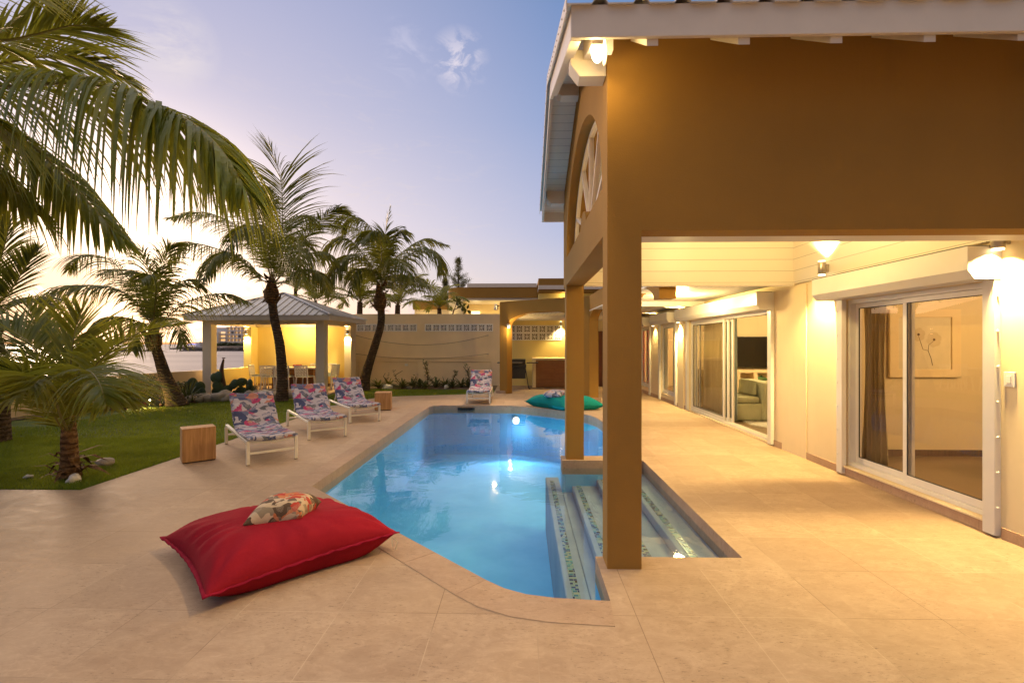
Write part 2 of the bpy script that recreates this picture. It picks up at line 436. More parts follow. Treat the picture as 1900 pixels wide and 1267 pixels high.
def sea():
    t = NT('sea_surface'); c = t.coord()
    n = t.noise(t.mapping(c, (.25,1,1)), .22, 8, .65, .5); n2 = t.noise(t.mapping(c, (.15,.6,1)), .035, 5, .6)
    t.set(Base_Color=t.ramp(n2, [(.4, (.20,.17,.17)), (.65, (.34,.29,.28))]), Roughness=.45, Specular_IOR_Level=.35)
    t.bump(n, .8, .5); return t.m
M['sea'] = sea()
def glass(name, tint=(.95,.95,.92), extra=.02):
    t = NT(name)
    f = t.math('ADD', schlick(t, .045), extra)
    tr = t.node('ShaderNodeBsdfTransparent', i_Color=tint); gl = t.node('ShaderNodeBsdfGlossy', i_Roughness=.01)
    mx = t.node('ShaderNodeMixShader', i_0=f, i_1=tr.outputs[0], i_2=gl.outputs[0])
    t.l.new(mx.outputs[0], t.out.inputs[0]); t.n.remove(t.b); return t.m
M['glass'] = glass('window_glass', (.93,.90,.84), .03)
M['glass_clear'] = glass('clear_glass')
WARM = (1.0, .71, .27)
M['glow'] = emis('lamp_diffuser', (1,.75,.42), 6)
M['glow_hot'] = emis('lamp_bulb', (1,.80,.50), 9)
M['glow_pool'] = emis('pool_light_lens', (.85,.95,1), 5)
M['picture'] = plain('flower_print_paper', (.70,.62,.44), .6, .05)
# ------------------------------------------------------------------ camera, world, sun
cam = bpy.data.cameras.new('camera'); co = bpy.data.objects.new('camera', cam); COL.objects.link(co)
cam.sensor_width = 36; cam.sensor_fit = 'HORIZONTAL'; cam.lens = 890/1900*36; cam.shift_y = 3.5/1900
cam.clip_end = 5000; cam.clip_start = .05
co.location = (0,0,CAMH); co.rotation_euler = (PI/2, 0, TH); SC.camera = co
SC.view_settings.view_transform = 'Standard'; SC.view_settings.look = 'None'
SC.view_settings.exposure = 0; SC.view_settings.gamma = 1

SUNAZ = R(-40); SUNEL = R(7)      # azimuth measured from +Y towards +X
LAZ, LEL = R(-48), R(9)
ld = Vector((math.sin(LAZ)*math.cos(LEL), math.cos(LAZ)*math.cos(LEL), math.sin(LEL)))
sd = Vector((math.sin(SUNAZ)*math.cos(SUNEL), math.cos(SUNAZ)*math.cos(SUNEL), math.sin(SUNEL)))
def world():
    w = bpy.data.worlds.new('World'); SC.world = w; w.use_nodes = True
    nt = w.node_tree; n = nt.nodes; l = nt.links
    bg = n['Background']
    T = NT.__new__(NT); T.t = nt; T.n = n; T.l = l; T.m = None
    g = T.node('ShaderNodeTexCoord').outputs['Generated']
    d = T.node('ShaderNodeVectorMath', operation='NORMALIZE', i_0=g).outputs[0]
    sep = T.node('ShaderNodeSeparateXYZ', i_Vector=d); z = sep.outputs[2]
    sky = T.node('ShaderNodeTexSky', sky_type='NISHITA', sun_disc=False, sun_elevation=R(3), sun_rotation=SUNAZ, air_density=1.2, dust_density=1.5, ozone_density=2)
    # evening colours: pale, lavender, then blue; bright warm zenith added above view as fill
    up = T.ramp(z, [(0, (.66,.62,.66)), (.09, (.58,.58,.70)), (.22, (.36,.42,.66)), (.42, (.20,.31,.58)), (.60, (.15,.25,.50)), (.78, (1.55,1.33,1.18))])
    # how near the direction is to the sunset
    dot = T.node('ShaderNodeVectorMath', operation='DOT_PRODUCT', i_0=d, i_1=tuple(sd)).outputs['Value']
    pink = T.ramp(dot, [(.62, 0), (.97, 1)])
    col = T.mix(T.math('MULTIPLY', pink, .9), up, T.ramp(z, [(0, (.95,.68,.50)), (.22, (.74,.64,.70)), (.55, (.54,.50,.66)), (.62, (.50,.48,.62)), (.80, (1.5,1.28,1.12))]))  # last stop repeats the added zenith fill
    glow = T.math('POWER', T.math('MAXIMUM', dot, 0), 80)
    flat = T.ramp(z, [(-.0, 1), (.42, 0)])
    gl2 = T.math('MULTIPLY', T.math('POWER', T.math('MAXIMUM', dot, 0), 8), flat)
    col = T.mix(1, col, T.mix(glow, (0,0,0), (2.6,1.9,1.2)), 'ADD')
    col = T.mix(1, col, T.mix(gl2, (0,0,0), (.32,.22,.14)), 'ADD')
    # thin clouds: two wisps and a bank low over the sea
    def blob(px, py, r0, r1):
        v = (at(px, py, Y=10) - Vector((0,0,CAMH))).normalized()
        q = T.node('ShaderNodeVectorMath', operation='DISTANCE', i_0=d, i_1=tuple(v)).outputs['Value']
        return T.ramp(q, [(r0, 1), (r1, 0)])
    def cloud(px, py, r0, r1, sc, stretch, lo, hi, cc, amt, rot=0, dist=1.0):
        nonlocal col
        nz = T.noise(T.mapping(d, stretch, (0,rot,0)), sc, 9, .66, dist)
        f = T.math('MULTIPLY', T.math('MULTIPLY', T.ramp(nz, [(lo, 0), (hi, 1)]), blob(px, py, r0, r1)), amt)
        col = T.mix(f, col, cc)
    cloud(852, 115, .0, .058, 15, (1,1,2.0), .46, .58, (.80,.72,.80), .95, .9)
    cloud(750, 100, .01, .06, 12, (1,1,2.5), .46, .66, (.60,.58,.74), .6, .9)
    cloud(315, 80, .0, .07, 6, (1,1,1.6), .42, .60, (.96,.84,.74), .6, .3)
    cloud(120, 535, .03, .13, 7, (1,1,1.6), .40, .47, (.62,.50,.46), .8)
    cloud(800, 545, .05, .14, 8, (1,1,2), .42, .52, (.66,.60,.66), .7)
    cloud(350, 590, .05, .30, 14, (1,1,3.5), .50, .60, (.74,.58,.50), .5)
    cloud(600, 600, .10, .50, 16, (1,1,4), .54, .64, (.76,.64,.62), .4)
    back = T.node('ShaderNodeVectorMath', operation='DOT_PRODUCT', i_0=d, i_1=(math.sin(R(-70)), math.cos(R(-70)), .25)).outputs['Value']
    col = T.mix(1, col, T.ramp(T.math('ADD', T.math('MULTIPLY', back, .5), .5), [(.05, (.30,.21,.14)), (.40, (.50,.38,.28)), (.62, (1,1,1))]), 'MULTIPLY')
    gm = T.ramp(z, [(-.03, (.10,.09,.08)), (0, (1,1,1))])
    col = T.mix(1, col, gm, 'MULTIPLY')
    # the physical sky adds its own low-sun colour
    add = T.mix(1, col, T.mix(1, sky.outputs[0], (.04,.04,.04), 'MULTIPLY'), 'ADD')
    l.new(add, bg.inputs[0]); bg.inputs[1].default_value = 1.0
world()
sl = bpy.data.lights.new('sun', 'SUN'); sl.energy = 2.6; sl.angle = R(10); sl.color = (1,.70,.46)
so = bpy.data.objects.new('sun', sl); COL.objects.link(so)
so.rotation_euler = (-ld).to_track_quat('-Z', 'Y').to_euler()

# ------------------------------------------------------------------ ground, pool, sea
POOL = [(-2.36,5.32),(-.25,3.24),(-.12,3.13),(.02,3.06),(.2,3.02),(.545,2.99),(.545,3.62),(1.64,3.62),(1.64,6.58),(.54,6.58),(.54,6.86),
        (1.62,6.86),(1.62,9.8),(1.59,10.3),(1.46,10.75),(1.22,11.1),(.95,11.38),(.35,11.9),(-.05,12.2),(-.3,12.28),(-2.05,12.28),(-2.28,12.22),(-2.36,12.0)]
DECK = [(-16,-6),(3.93,-6),(3.93,18.3),(-.95,18.3),(-.95,15.3),(-1.8,15.05),(-4.2,14.3),(-4.83,12.6),(-4.83,5.13),(-16,5.13)]
m = MB(); m.holes(DECK, [POOL], 0, None)
tag(m.build('terrace', M['stone'], fix=False), kind='structure')
tz = bpy.data.objects['terrace']
bmf = bmesh.new(); bmf.from_mesh(tz.data)
for f in bmf.faces:
    if f.normal.z < 0: f.normal_flip()
bmf.to_mesh(tz.data); bmf.free()

# ground under the lawn and the whole plot, down to the shore
m = MB(); m.add([(-11.2,-6,-.03),(14,-6,-.03),(14,60,-.03),(-11.2,60,-.03)], [(0,1,2,3)])
m.v = []; m.f = []; m.mi = []
HOLE = [(p[0]*1.0, p[1]) for p in POOL]
m.holes([(-11.2,-6),(14,-6),(14,60),(-11.2,60)], [HOLE], -.025, None)
tag(m.build('ground', M['soil']), kind='structure')
m = MB(); m.holes([(-16,5.13),(-4.83,5.13),(-4.83,12.6),(-4.2,14.3),(-1.8,15.05),(-.95,15.3),(-.95,16.55),(-3.5,16.7),(-5.2,16.9),(-6.2,14.9),(-8,14.0),(-9.2,13.2),(-9.9,11.4),(-10.9,9.0),(-16,9)], [], -.012, None)
tag(m.build('lawn', M['lawn']), kind='structure')
# sea bed slope and water
m = MB(); m.add([(-16,-60,-2.9),(-11.2,-60,-.6),(-11.2,60,-.6),(-16,60,-2.9)], [(0,1,2,3)])
tag(m.build('shore', M['shore_rock']), kind='structure')
m = MB(); m.add([(-2500,-300,-2.5),(2500,-300,-2.5),(2500,2500,-2.5),(-2500,2500,-2.5)], [(0,1,2,3)])
tag(m.build('sea', M['sea']), kind='structure')

# pool: basin, steps with mosaic, coping, water
WL = -.106
pool = empty('swimming_pool', (-.4,7.5,0)); tag(pool, kind='structure')
m = MB(); n = len(POOL); DEEP = -1.25
inn = [(p[0], p[1]) for p in POOL]
m.add([(p[0],p[1],-.19) for p in inn]+[(p[0],p[1],DEEP) for p in inn], [(i,(i+1)%n,n+(i+1)%n,n+i) for i in range(n)])
tt = geometry.tessellate_polygon([[Vector((p[0],p[1],0)) for p in inn]])
m.add([(p[0],p[1],DEEP) for p in inn], [tuple(t) for t in tt])
m.build('basin', M['basin'], pool, world=True, fix=False)
m = MB(); m.add([(p[0],p[1],-.0) for p in inn]+[(p[0],p[1],-.19) for p in inn], [(i,(i+1)%n,n+(i+1)%n,n+i) for i in range(n)])
m.build('coping_face', M['coping'], pool, world=True, fix=False)
# steps
tre = [(1.335,1.64,-.175),(1.005,1.335,-.26),(.675,1.005,-.345),(.345,.675,-.43)]
for i, (x0, x1, z) in enumerate(tre):
    m = MB()
    if i < 3: m.box(x0, x1-.001, 3.625, 6.575, DEEP+.01, z)
    else:
        m.box(x0, .54, 2.995, 7.3, DEEP+.01, z); m.box(.541, x1-.001, 3.625, 6.575, DEEP+.01, z)
    m.build('step', M['steps'], pool, world=True, bevel=.012)
    m = MB()
    y0 = 3.0 if i == 3 else 3.63
    m.box(x0+.055, x0+.118, y0, 7.1 if i == 3 else 6.57, z-.01, z+.004)
    m.build('mosaic_band', M['mosaic'], pool, world=True)
# coping stones in mitred lengths on a grout bed
def offset_line(pts, w):
    out = []
    for i, p in enumerate(pts):
        p = Vector(p)
        ns = []
        if i > 0: e = (p - Vector(pts[i-1])).normalized(); ns.append(Vector((e.y, -e.x)))
        if i < len(pts)-1: e = (Vector(pts[i+1]) - p).normalized(); ns.append(Vector((e.y, -e.x)))
        if len(ns) == 2:
            b = (ns[0]+ns[1]).normalized(); out.append(p + b*w/max(.5, b.dot(ns[0])))
        else: out.append(p + ns[0]*w)
    return out
cop = [POOL[i] for i in range(11, len(POOL))] + [POOL[i] for i in range(0, 6)]
off = offset_line(cop, .27)
m = MB(); g = MB()
for i in range(len(cop)-1):
    a, b = Vector(cop[i]), Vector(cop[i+1]); c, d = off[i+1], off[i]
    L = (b-a).length; k = max(1, round(L/.59)) if L > .5 else 1
    g.add([(a.x,a.y,.001),(b.x,b.y,.001),(c.x,c.y,.001),(d.x,d.y,.001)], [(0,1,2,3)])
    for j in range(k):
        t0, t1 = j/k, (j+1)/k
        e = .0018/L if L > .5 else 0
        q = [a.lerp(b,t0+e), a.lerp(b,t1-e), d.lerp(c,t1-e), d.lerp(c,t0+e)]
        sh = [.006 if L > .5 else .0]*1
        m.prism([(x.x,x.y) for x in (q[0], q[1], q[2].lerp(q[1], .003/.3), q[3].lerp(q[0], .003/.3))], .0015, .0035)
m.build('coping', M['coping'], pool, world=True, bevel=.0)
g.build('grout_line', M['joint'], pool, world=True)
# water
m = MB(); tt = geometry.tessellate_polygon([[Vector((p[0],p[1],0)) for p in inn]])
m.add([(p[0],p[1],WL) for p in inn], [tuple(t) for t in tt])
wobj = m.build('pool_water', M['pool_water'], world=False, fix=False); tag(wobj, kind='structure')
bmf = bmesh.new(); bmf.from_mesh(wobj.data)
for f in bmf.faces:
    if f.normal.z < 0: f.normal_flip()
bmf.to_mesh(wobj.data); bmf.free()
# pool light
pl = empty('pool_light', (-.17,12.25,-.36), 0, 'round lit underwater lamp on the far pool wall', 'pool light')
m = MB(); Mx = Matrix.Rotation(PI/2, 4, 'X')
mm = MB(); mm.lathe((0,0,0), [(.10,0),(.115,.005),(.115,.03),(.10,.035)], 20); mm.v = [Mx @ v for v in mm.v]
mm.build('rim', M['plastic_white'], pl, True)
mm = MB(); mm.lathe((0,0,0), [(.085,.03),(.085,.04),(.04,.055)], 20); mm.v = [Mx @ v for v in mm.v]
mm.build('lens', M['glow_pool'], pl, True)
lamp('pool_glow', 'POINT', (-.17,11.9,-.6), 10, (.62,.88,1), .06)
lamp('pool_glow', 'SPOT', (-.17,11.9,-.6), 130, (.60,.86,1), .08, aim=(-.4,6,-.5), cone=165, blend=.6)
# skimmer
sk = empty('pool_skimmer', (-1.45,12.27,-.08), 0, 'black slotted skimmer opening in the far coping face', 'skimmer')
m = MB(); m.box(-.22,.22,-.012,.02,-.03,.035); m.build('frame', M['black'], sk)
m = MB(); m.box(-.16,.16,-.02,-.013,-.018,.02); m.build('flap', M['screen'], sk)

# gardens: grass blades
def grass():
    rnd = random.Random(5)
    vs = []; fs = []
    def inlawn(x, y):
        if y < 5.15: return False
        if x < -4.85: 
            if y < 12.6: return not (y > 9 and x < -9.2 - 0)
            return y < 13.6 and x > -8.5 or (y < 16.6 and x > -6.1 and not (x < -5.9 and y > 14.2))
        return y > 14.3 + max(0, (x+4.2))*.31 + (0 if x > -4.2 else (-4.2-x)*-2.6) + .05 and y < 16.6 and x < -1.0
    def blades(n, x0, x1, y0, y1, h, w):
        for _ in range(n):
            x = rnd.uniform(x0, x1); y = rnd.uniform(y0, y1)
            if not inlawn(x, y): continue
            pt = noise.noise(Vector((x*1.3, y*1.3, 0)))
            hh = h*rnd.uniform(.5, 1.2)*(1+.5*pt); a = rnd.uniform(0, PI); b = rnd.uniform(0, 2*PI); ln = rnd.uniform(.2,.9)*hh
            cx, cy = math.cos(a)*w, math.sin(a)*w; o = len(vs)
            vs.extend([(x-cx,y-cy,-.015),(x+cx,y+cy,-.015),(x+math.cos(b)*ln,y+math.sin(b)*ln,-.01+hh)]); fs.append((o,o+1,o+2))
    blades(95000, -9.2, -4.83, 5.13, 8.0, .038, .0035)
    blades(60000, -10.8, -4.83, 8.0, 14.4, .04, .006)
    blades(26000, -6.4, -.95, 12.6, 16.6, .04, .007)
    me = bpy.data.meshes.new('grass'); me.from_pydata(vs, [], fs); me.materials.append(M['grassblade'])
    o = bpy.data.objects.new('grass', me); COL.objects.link(o); tag(o, 'short green lawn grass beside the pool terrace', 'grass', kind='stuff')
grass()
# ------------------------------------------------------------------ the villa
villa = empty('villa', (2.3, 3.42, 0), 0, 'tan rendered villa with gabled porch, pillars, arches and white shutters beside the pool', 'house')
def hp(mb, name, mat, **kw): return mb.build(name, M[mat] if isinstance(mat, str) else mat, villa, world=True, **kw)
FY = 3.42
m = MB(); m.box(.60,.842,FY,3.615,0,2.3985); hp(m, 'pillar', 'tan')
m = MB(); m.box(.60,.842,6.63,6.855,0,2.3985); hp(m, 'pillar', 'tan')
# gable side with half round opening, drawn in (Y,Z) and extruded along X
ell = [(5.12+1.47*math.cos(a), 2.77+1.05*math.sin(a)) for a in [PI*i/32 for i in range(33)]]
m = MB(); m.holes([(FY,2.3985),(7.05,2.3985),(7.05,3.74),(5.2,4.378),(FY,3.765)], [ell], .60, .842, axis='x'); hp(m, 'gable_wall', 'tan')
m = MB(); m.box(.842,12,FY,3.62,2.3985,3.765); hp(m, 'front_wall', 'tan')
# sunburst frame: hub, spokes, rim
m = MB()
hub = [(5.12+.26*math.cos(a), 2.772+.22*math.sin(a)) for a in [PI*i/12 for i in range(13)]]
m.holes(hub, [], .64, .80, axis='x'); sun_w = hp(m, 'sunburst_window', 'tan')
m = MB()
for a in (28, 62, 90, 118, 152):
    c, s = math.cos(R(a)), math.sin(R(a))
    m.bar((.73, 5.12+.24*c, 2.772+.20*s), (.73, 5.12+1.45*c, 2.772+1.03*s), .05, .035)
for i in range(32):
    a0, a1 = PI*i/32, PI*(i+1)/32
    m.bar((.73, 5.12+1.44*math.cos(a0), 2.775+1.02*math.sin(a0)), (.73, 5.12+1.44*math.cos(a1), 2.775+1.02*math.sin(a1)), .05, .035)
m.bar((.73,3.67,2.79),(.73,6.57,2.79),.05,.035)
o = m.build('glazing_bar', M['white'], sun_w); o.location = (0,0,0)
for v in o.data.vertices: v.co -= villa.location
m = MB(); m.holes([(5.12+1.43*math.cos(PI*i/32), 2.78+1.01*math.sin(PI*i/32)) for i in range(33)], [], .730, None, axis='x')
o = m.build('pane', M['glass_clear'], sun_w)
for v in o.data.vertices: v.co -= villa.location

# gabled roof
EY0, EZ = 2.97, 3.67; RY, RZ = 5.2, 4.44; EY1 = 7.43
def slope_z(y): return EZ + (RZ-EZ)*(y-EY0)/(RY-EY0) if y <= RY else RZ + (EZ-RZ)*(y-RY)/(EY1-RY)
m = MB(); prof = []
x = .27
while x < 12:
    prof += [(x,0),(x+.15,0),(x+.175,.036),(x+.225,.036)]; x += .25
prof.append((x,0))
for (ya, yb) in ((EY0-.05, RY),(RY, EY1+.05)):
    vs = []; nP = len(prof)
    for y in (ya, yb):
        z = slope_z(min(max(y,EY0-.0),EY1)) + (0 if EY0 <= y <= EY1 else -.017)
        for px_, pz in prof: vs.append((px_, y, z+pz+.012))
    for y in (ya, yb):
        z = slope_z(min(max(y,EY0-.0),EY1)) + (0 if EY0 <= y <= EY1 else -.017)
        for px_, pz in prof: vs.append((px_, y, z+pz+.004))
    fs = []
    for i in range(nP-1):
        fs.append((i,i+1,nP+i+1,nP+i)); fs.append((2*nP+i,3*nP+i,3*nP+i+1,2*nP+i+1)); fs.append((i,2*nP+i,2*nP+i+1,i+1))
    m.add(vs, fs)
roof = hp(m, 'gable_roof', 'roof', fix=False)
def yz_strip(y0, y1, dz0, dz1, x0, x1):
    """board following the roof slope between x0 and x1"""
    mb = MB()
    for ya, yb in ((y0, RY), (RY, y1)):
        vs = []
        for y in (ya, yb):
            z = slope_z(y)
            vs += [(x0,y,z+dz0),(x1,y,z+dz0),(x1,y,z+dz1),(x0,y,z+dz1)]
        mb.add(vs, [(0,3,2,1),(4,5,6,7),(0,1,5,4),(1,2,6,5),(2,3,7,6),(3,0,4,7)])
    return mb
hp(yz_strip(EY0+.012, EY1, -.20, -.012, .295, .325), 'rake_board', 'white')
m = yz_strip(EY0-.06, EY1+.05, -.045, .05, .262, .268)
fl = hp(m, 'rake_flashing', 'white')
m = MB()
yy = EY0+.05
while yy < EY1:
    m = MB(); m.ball((.261, yy, slope_z(yy)-.0), .007, 6, 4); yy += .165
    o = m.build('screw', M['steel'], fl)
    for v in o.data.vertices: v.co -= villa.location
hp(yz_strip(EY0+.03, EY1, -.055, -.035, .326, 12), 'soffit', 'soffit_boards')
m = MB(); m.box(.2955,12,EY0-.02,EY0+.008,EZ-.195,EZ+.005); hp(m, 'fascia', 'white', bevel=.004)
m = MB(); m.box(.2955,12,EY1-.008,EY1+.02,EZ-.195,EZ+.0); hp(m, 'fascia', 'white')
for i in range(18):
    x = .765 + .56*i; m = MB()
    m.add([(x,EY0+.01,EZ-.235),(x+.07,EY0+.01,EZ-.235),(x+.07,EY0+.01,EZ-.06),(x,EY0+.01,EZ-.06),
           (x,FY-.001,slope_z(FY)-.085),(x+.07,FY-.001,slope_z(FY)-.085),(x+.07,FY-.001,slope_z(FY)-.056),(x,FY-.001,slope_z(FY)-.056)],
          [(0,1,2,3),(7,6,5,4),(0,4,5,1),(1,5,6,2),(2,6,7,3),(3,7,4,0)])
    hp(m, 'rafter_tail', 'white')
def purlin(y, zt, h=.19, d=.14):
    m = MB(); m.cur = 0
    pts = [(.345,zt),(.345,zt-h*.55),(.41,zt-h),(.599,zt-h),(.599,zt)]
    vs = [(p[0],y,p[1]) for p in pts]+[(p[0],y+d,p[1]) for p in pts]
    m.add(vs, [(0,1,2,3,4),(9,8,7,6,5)]+[(i,(i+1)%5,5+(i+1)%5,5+i) for i in range(5)])
    hp(m, 'purlin_end', 'white', bevel=.004)
purlin(3.47, 3.715); purlin(5.13, 4.37, .13, .14); purlin(6.92, 3.80)
m = MB()   # short rafter stub between fascia and first purlin
m.bar((.47,EY0+.03,EZ-.14),(.47,3.47,slope_z(3.47)-.14),.07,.12); m.bar((.345,3.0,EZ-.13),(.345,5.1,slope_z(5.1)-.13),.04,.1); hp(m, 'rafter', 'white')
# rear high wall of the gabled bay, clad in white boards; clad upper part of the long wall
m = MB(); m.box(.843,3.93,7.0,7.05,2.46,3.9); hp(m, 'clad_beam', 'white_boards')
m = MB(); m.box(.843,3.90,6.985,7.06,2.425,2.459); hp(m, 'clad_beam_trim', 'white', bevel=.003)
m = MB(); m.box(3.90,3.929,3.625,6.999,2.455,4.2); hp(m, 'wall_cladding', 'white_boards')
m = MB(); m.box(.845,3.925,3.622,3.80,2.40,2.455); m.box(.845,3.925,3.80,3.83,2.40,2.56); hp(m, 'blind_casing', 'white', bevel=.003)
# long wall with its window openings, in (Y,Z)
WX = 3.93
wins = [(4.10,5.95,.115,2.13),(7.66,11.45,.02,2.13),(12.35,13.75,.20,2.13),(14.85,16.3,.20,2.13)]
m = MB(); m.holes([(-6,0),(18.2,0),(18.2,3.5),(-6,3.5)], [[(a,c),(b,c),(b,d),(a,d)] for a,b,c,d in wins], WX, WX+.2, axis='x'); hp(m, 'long_wall', 'cream')
m = MB(); m.box(3.915,3.929,6.72,7.34,0,2.42); hp(m, 'pilaster', 'cream')
m = MB(); m.box(3.90,3.929,11.75,12.15,0,2.42); hp(m, 'pilaster', 'cream')
m = MB()
for a, b in ((-6,4.02),(4.13,5.93),(6.03,6.719),(7.345,7.58),(11.62,11.745),(12.16,12.3),(12.38,13.7),(13.82,18.19)):
    m = MB(); m.box(WX-.014, WX-.001, a, b, .001, .095); hp(m, 'skirting', 'base_stone', bevel=.002)
def subp(m, name, mat, parent, **kw):
    o = m.build(name, M[mat], parent, **kw)
    for v in o.data.vertices: v.co -= villa.location
    return o
def sliding_window(y0, y1, z0, z1, leaves, xg=4.02, box=True, sillz=None):
    """leaves: list of (ya, yb, depth index, glazed)"""
    m = MB()
    m.box(xg-.05,xg+.09,y0,y1,z1-.055,z1-.002); m.box(xg-.05,xg+.09,y0,y1,z0+.002,z0+.045)
    m.box(xg-.05,xg+.09,y0,y0+.04,z0+.046,z1-.056); m.box(xg-.05,xg+.09,y1-.04,y1,z0+.046,z1-.056)
    w = hp(m, 'window', 'alu', bevel=.003)
    for ya, yb, k, gl in leaves:
        xx = xg - .03 + k*.045; m = MB(); t = .05
        za, zb = z0+.047, z1-.057
        m.box(xx,xx+.035,ya,yb,zb-t,zb); m.box(xx,xx+.035,ya,yb,za,za+t+.02)
        m.box(xx,xx+.035,ya,ya+t,za+t+.021,zb-t-.001); m.box(xx,xx+.035,yb-t,yb,za+t+.021,zb-t-.001)
        subp(m, 'sash', 'alu', w, bevel=.003)
        m = MB(); m.box(xx-.001+.004,xx+.012,ya+t-.0,ya+t+.010,za+t+.02,zb-t); m.box(xx+.003,xx+.012,yb-t-.010,yb-t,za+t+.02,zb-t)
        m.box(xx+.003,xx+.012,ya+t+.011,yb-t-.011,zb-t-.008,zb-t); m.box(xx+.003,xx+.012,ya+t+.011,yb-t-.011,za+t+.02,za+t+.028)
        subp(m, 'seal', 'dark_gap', w)
        if gl:
            m = MB(); m.add([(xx+.018,ya+t+.001,za+t+.021),(xx+.018,yb-t-.001,za+t+.021),(xx+.018,yb-t-.001,zb-t-.001),(xx+.018,ya+t+.001,zb-t-.001)],[(0,1,2,3)]); subp(m, 'pane', 'glass', w)
    # proud side rails that guide the shutter
    for a, b in ((y0-.07,y0+.035),(y1-.03,y1+.07)):
        m = MB(); m.box(WX-.055,WX-.001,a,b,0.02 if z0 < .15 else z0-.18,z1-.001); r = subp(m, 'shutter_rail', 'alu', w, bevel=.003)
    m = MB()
    for k in range(7):
        for a in (y0-.071, ): m.ball((WX-.03, a, .25+k*.29), .011, 8, 5)
        m.ball((WX-.056, y1+.045, .25+k*.29), .009, 8, 5)
    subp(m, 'screw_cap', 'plastic_white', w)
    if box:
        pts = [(3.93,z1),(3.71,z1),(3.655,z1+.075),(3.655,z1+.27),(3.93,z1+.27)]
        ya, yb = y0-.075, y1+.2
        m = MB(); vs = [(p[0]-.0,ya,p[1]) for p in pts]+[(p[0],yb,p[1]) for p in pts]; vs = [(min(v[0],3.8985 if v[2] > 2.44 else 3.929),v[1],v[2]) for v in vs]
        m.add(vs, [(0,1,2,3,4),(9,8,7,6,5)]+[(i,(i+1)%5,5+(i+1)%5,5+i) for i in range(5)])
        subp(m, 'shutter_box', 'alu', w, bevel=.002)
        m = MB(); m.box(3.652,3.8985,ya+.002,yb-.002,z1+.2705,z1+.276); subp(m, 'box_gap_shade', 'dark_gap', w)  # black strip drawn in for the shaded gap line over the box
    return w
sliding_window(4.10,5.95,.115,2.13,[(4.15,5.13,0,True),(5.07,5.91,1,True)])
sliding_window(7.66,11.45,.02,2.13,[(9.62,11.40,0,True),(9.52,11.3,1,False),(9.42,11.2,2,True)])
sliding_window(12.35,13.75,.20,2.13,[(12.39,13.72,0,True)])
sliding_window(14.85,16.3,.20,2.13,[(14.89,15.6,0,True),(15.55,16.26,1,True)])
m = MB(); m.box(WX-.035,WX+.06,4.14,5.93,.096,.114); hp(m, 'window_sill', 'cream', bevel=.003)
# rooms behind the glass
m = MB()
m.box(4.131,9.5,6.90,6.999,.0,2.7); m.box(4.131,9.5,13.1,13.2,0,2.7); m.box(9.5,9.6,-6,18.2,0,2.7); m.box(4.131,9.5,-6.1,-6,0,2.7); m.box(4.131,9.5,18.1,18.2,0,2.7)
hp(m, 'interior_wall', 'interior')
m = MB(); m.box(4.131,9.5,-6,18.2,2.7,2.8); hp(m, 'interior_ceiling', 'white')
m = MB(); m.box(4.131,9.5,-6,18.1,-.05,.012); hp(m, 'interior_floor', plain('interior_floor_tile', (.20,.14,.085), .35, .1, 2))
m = MB(); m.box(4.14,9.4,6.885,6.899,.013,.10); hp(m, 'interior_skirting', 'dark_wood')
m = MB(); m.box(3.93,9.7,-6.2,18.3,3.501,3.62); m.box(4.131,9.7,-6.2,18.3,2.801,3.5); hp(m, 'flat_roof', 'tan')

# low porch behind the gable: flat roof, ceiling, arcades
PR = [(2.0,7.07),(3.925,7.07),(3.925,18.2),(-.72,18.2),(-.72,15.5),(1.86,13.62)]
m = MB(); m.prism(PR, 2.53, 2.92); hp(m, 'porch_roof', 'tan')
m = MB(); m.prism(PR, 2.50, 2.529); hp(m, 'porch_ceiling', 'ceiling_boards')
def arcade(a, b, th, ztop, piers, arches, name='arcade_wall'):
    """wall from a to b with arch openings (s0,s1,spring,rise); piers reach the ground"""
    a = Vector((a[0],a[1],0)); b = Vector((b[0],b[1],0)); d = (b-a).normalized(); n = Vector((-d.y, d.x, 0)); L = (b-a).length
    low = arches[0][2]
    pts = [(0, ztop)]
    bottom = []
    s = 0
    outl = [(L,ztop),(0,ztop)]
    pos = 0
    for s0, s1, sp, rise in arches:
        if s0 > 0.001:
            zz = 0 if pos in piers else sp
            outl += [(outl[-1][0], zz), (s0, zz)]
        for i in range(25):
            t = PI - PI*i/24
            outl.append(((s0+s1)/2 + (s1-s0)/2*math.cos(t), sp + rise*math.sin(t)))
        pos += 1
    zz = 0 if pos in piers else arches[-1][2]
    if L - arches[-1][1] > .01: outl += [(arches[-1][1]+.0, zz), (L, zz)]
    cl = []
    for p in outl:
        if not cl or (Vector(p)-Vector(cl[-1])).length > 1e-4: cl.append(p)
    mb = MB(); mb.holes(cl, [], 0, th, axis='y')
    mb.v = [a + d*v.x + n*v.y + Vector((0,0,v.z)) for v in mb.v]
    return hp(mb, name, 'tan')
arcade((-.74,15.4),(1.86,13.46), .26, 2.93, {0,1}, [(.30,2.95,2.18,.38)])
arcade((1.862,13.70),(2.0,7.08), .25, 2.928, {0,1}, [(.24,4.15,2.23,.36),(4.45,6.35,2.26,.26)])
m = MB()
for (x, y, w, d, rz) in ((-.62,15.46,.36,.32,-37),(1.99,13.6,.40,.36,0)):
    m = MB(); m.prism([(-w/2,-d/2),(w/2,-d/2),(w/2,d/2),(-w/2,d/2)], .001, .085, Matrix.Translation((x,y,0)) @ Matrix.Rotation(R(rz),4,'Z')); hp(m, 'pillar_base', 'coping', bevel=.004)
for q in ((-.6,3.9,15.6,15.72),(-.7,3.9,16.7,16.82),(2.1,3.9,10.4,10.52)):
    m = MB(); m.box(*q,2.40,2.499); hp(m, 'ceiling_beam', 'white')
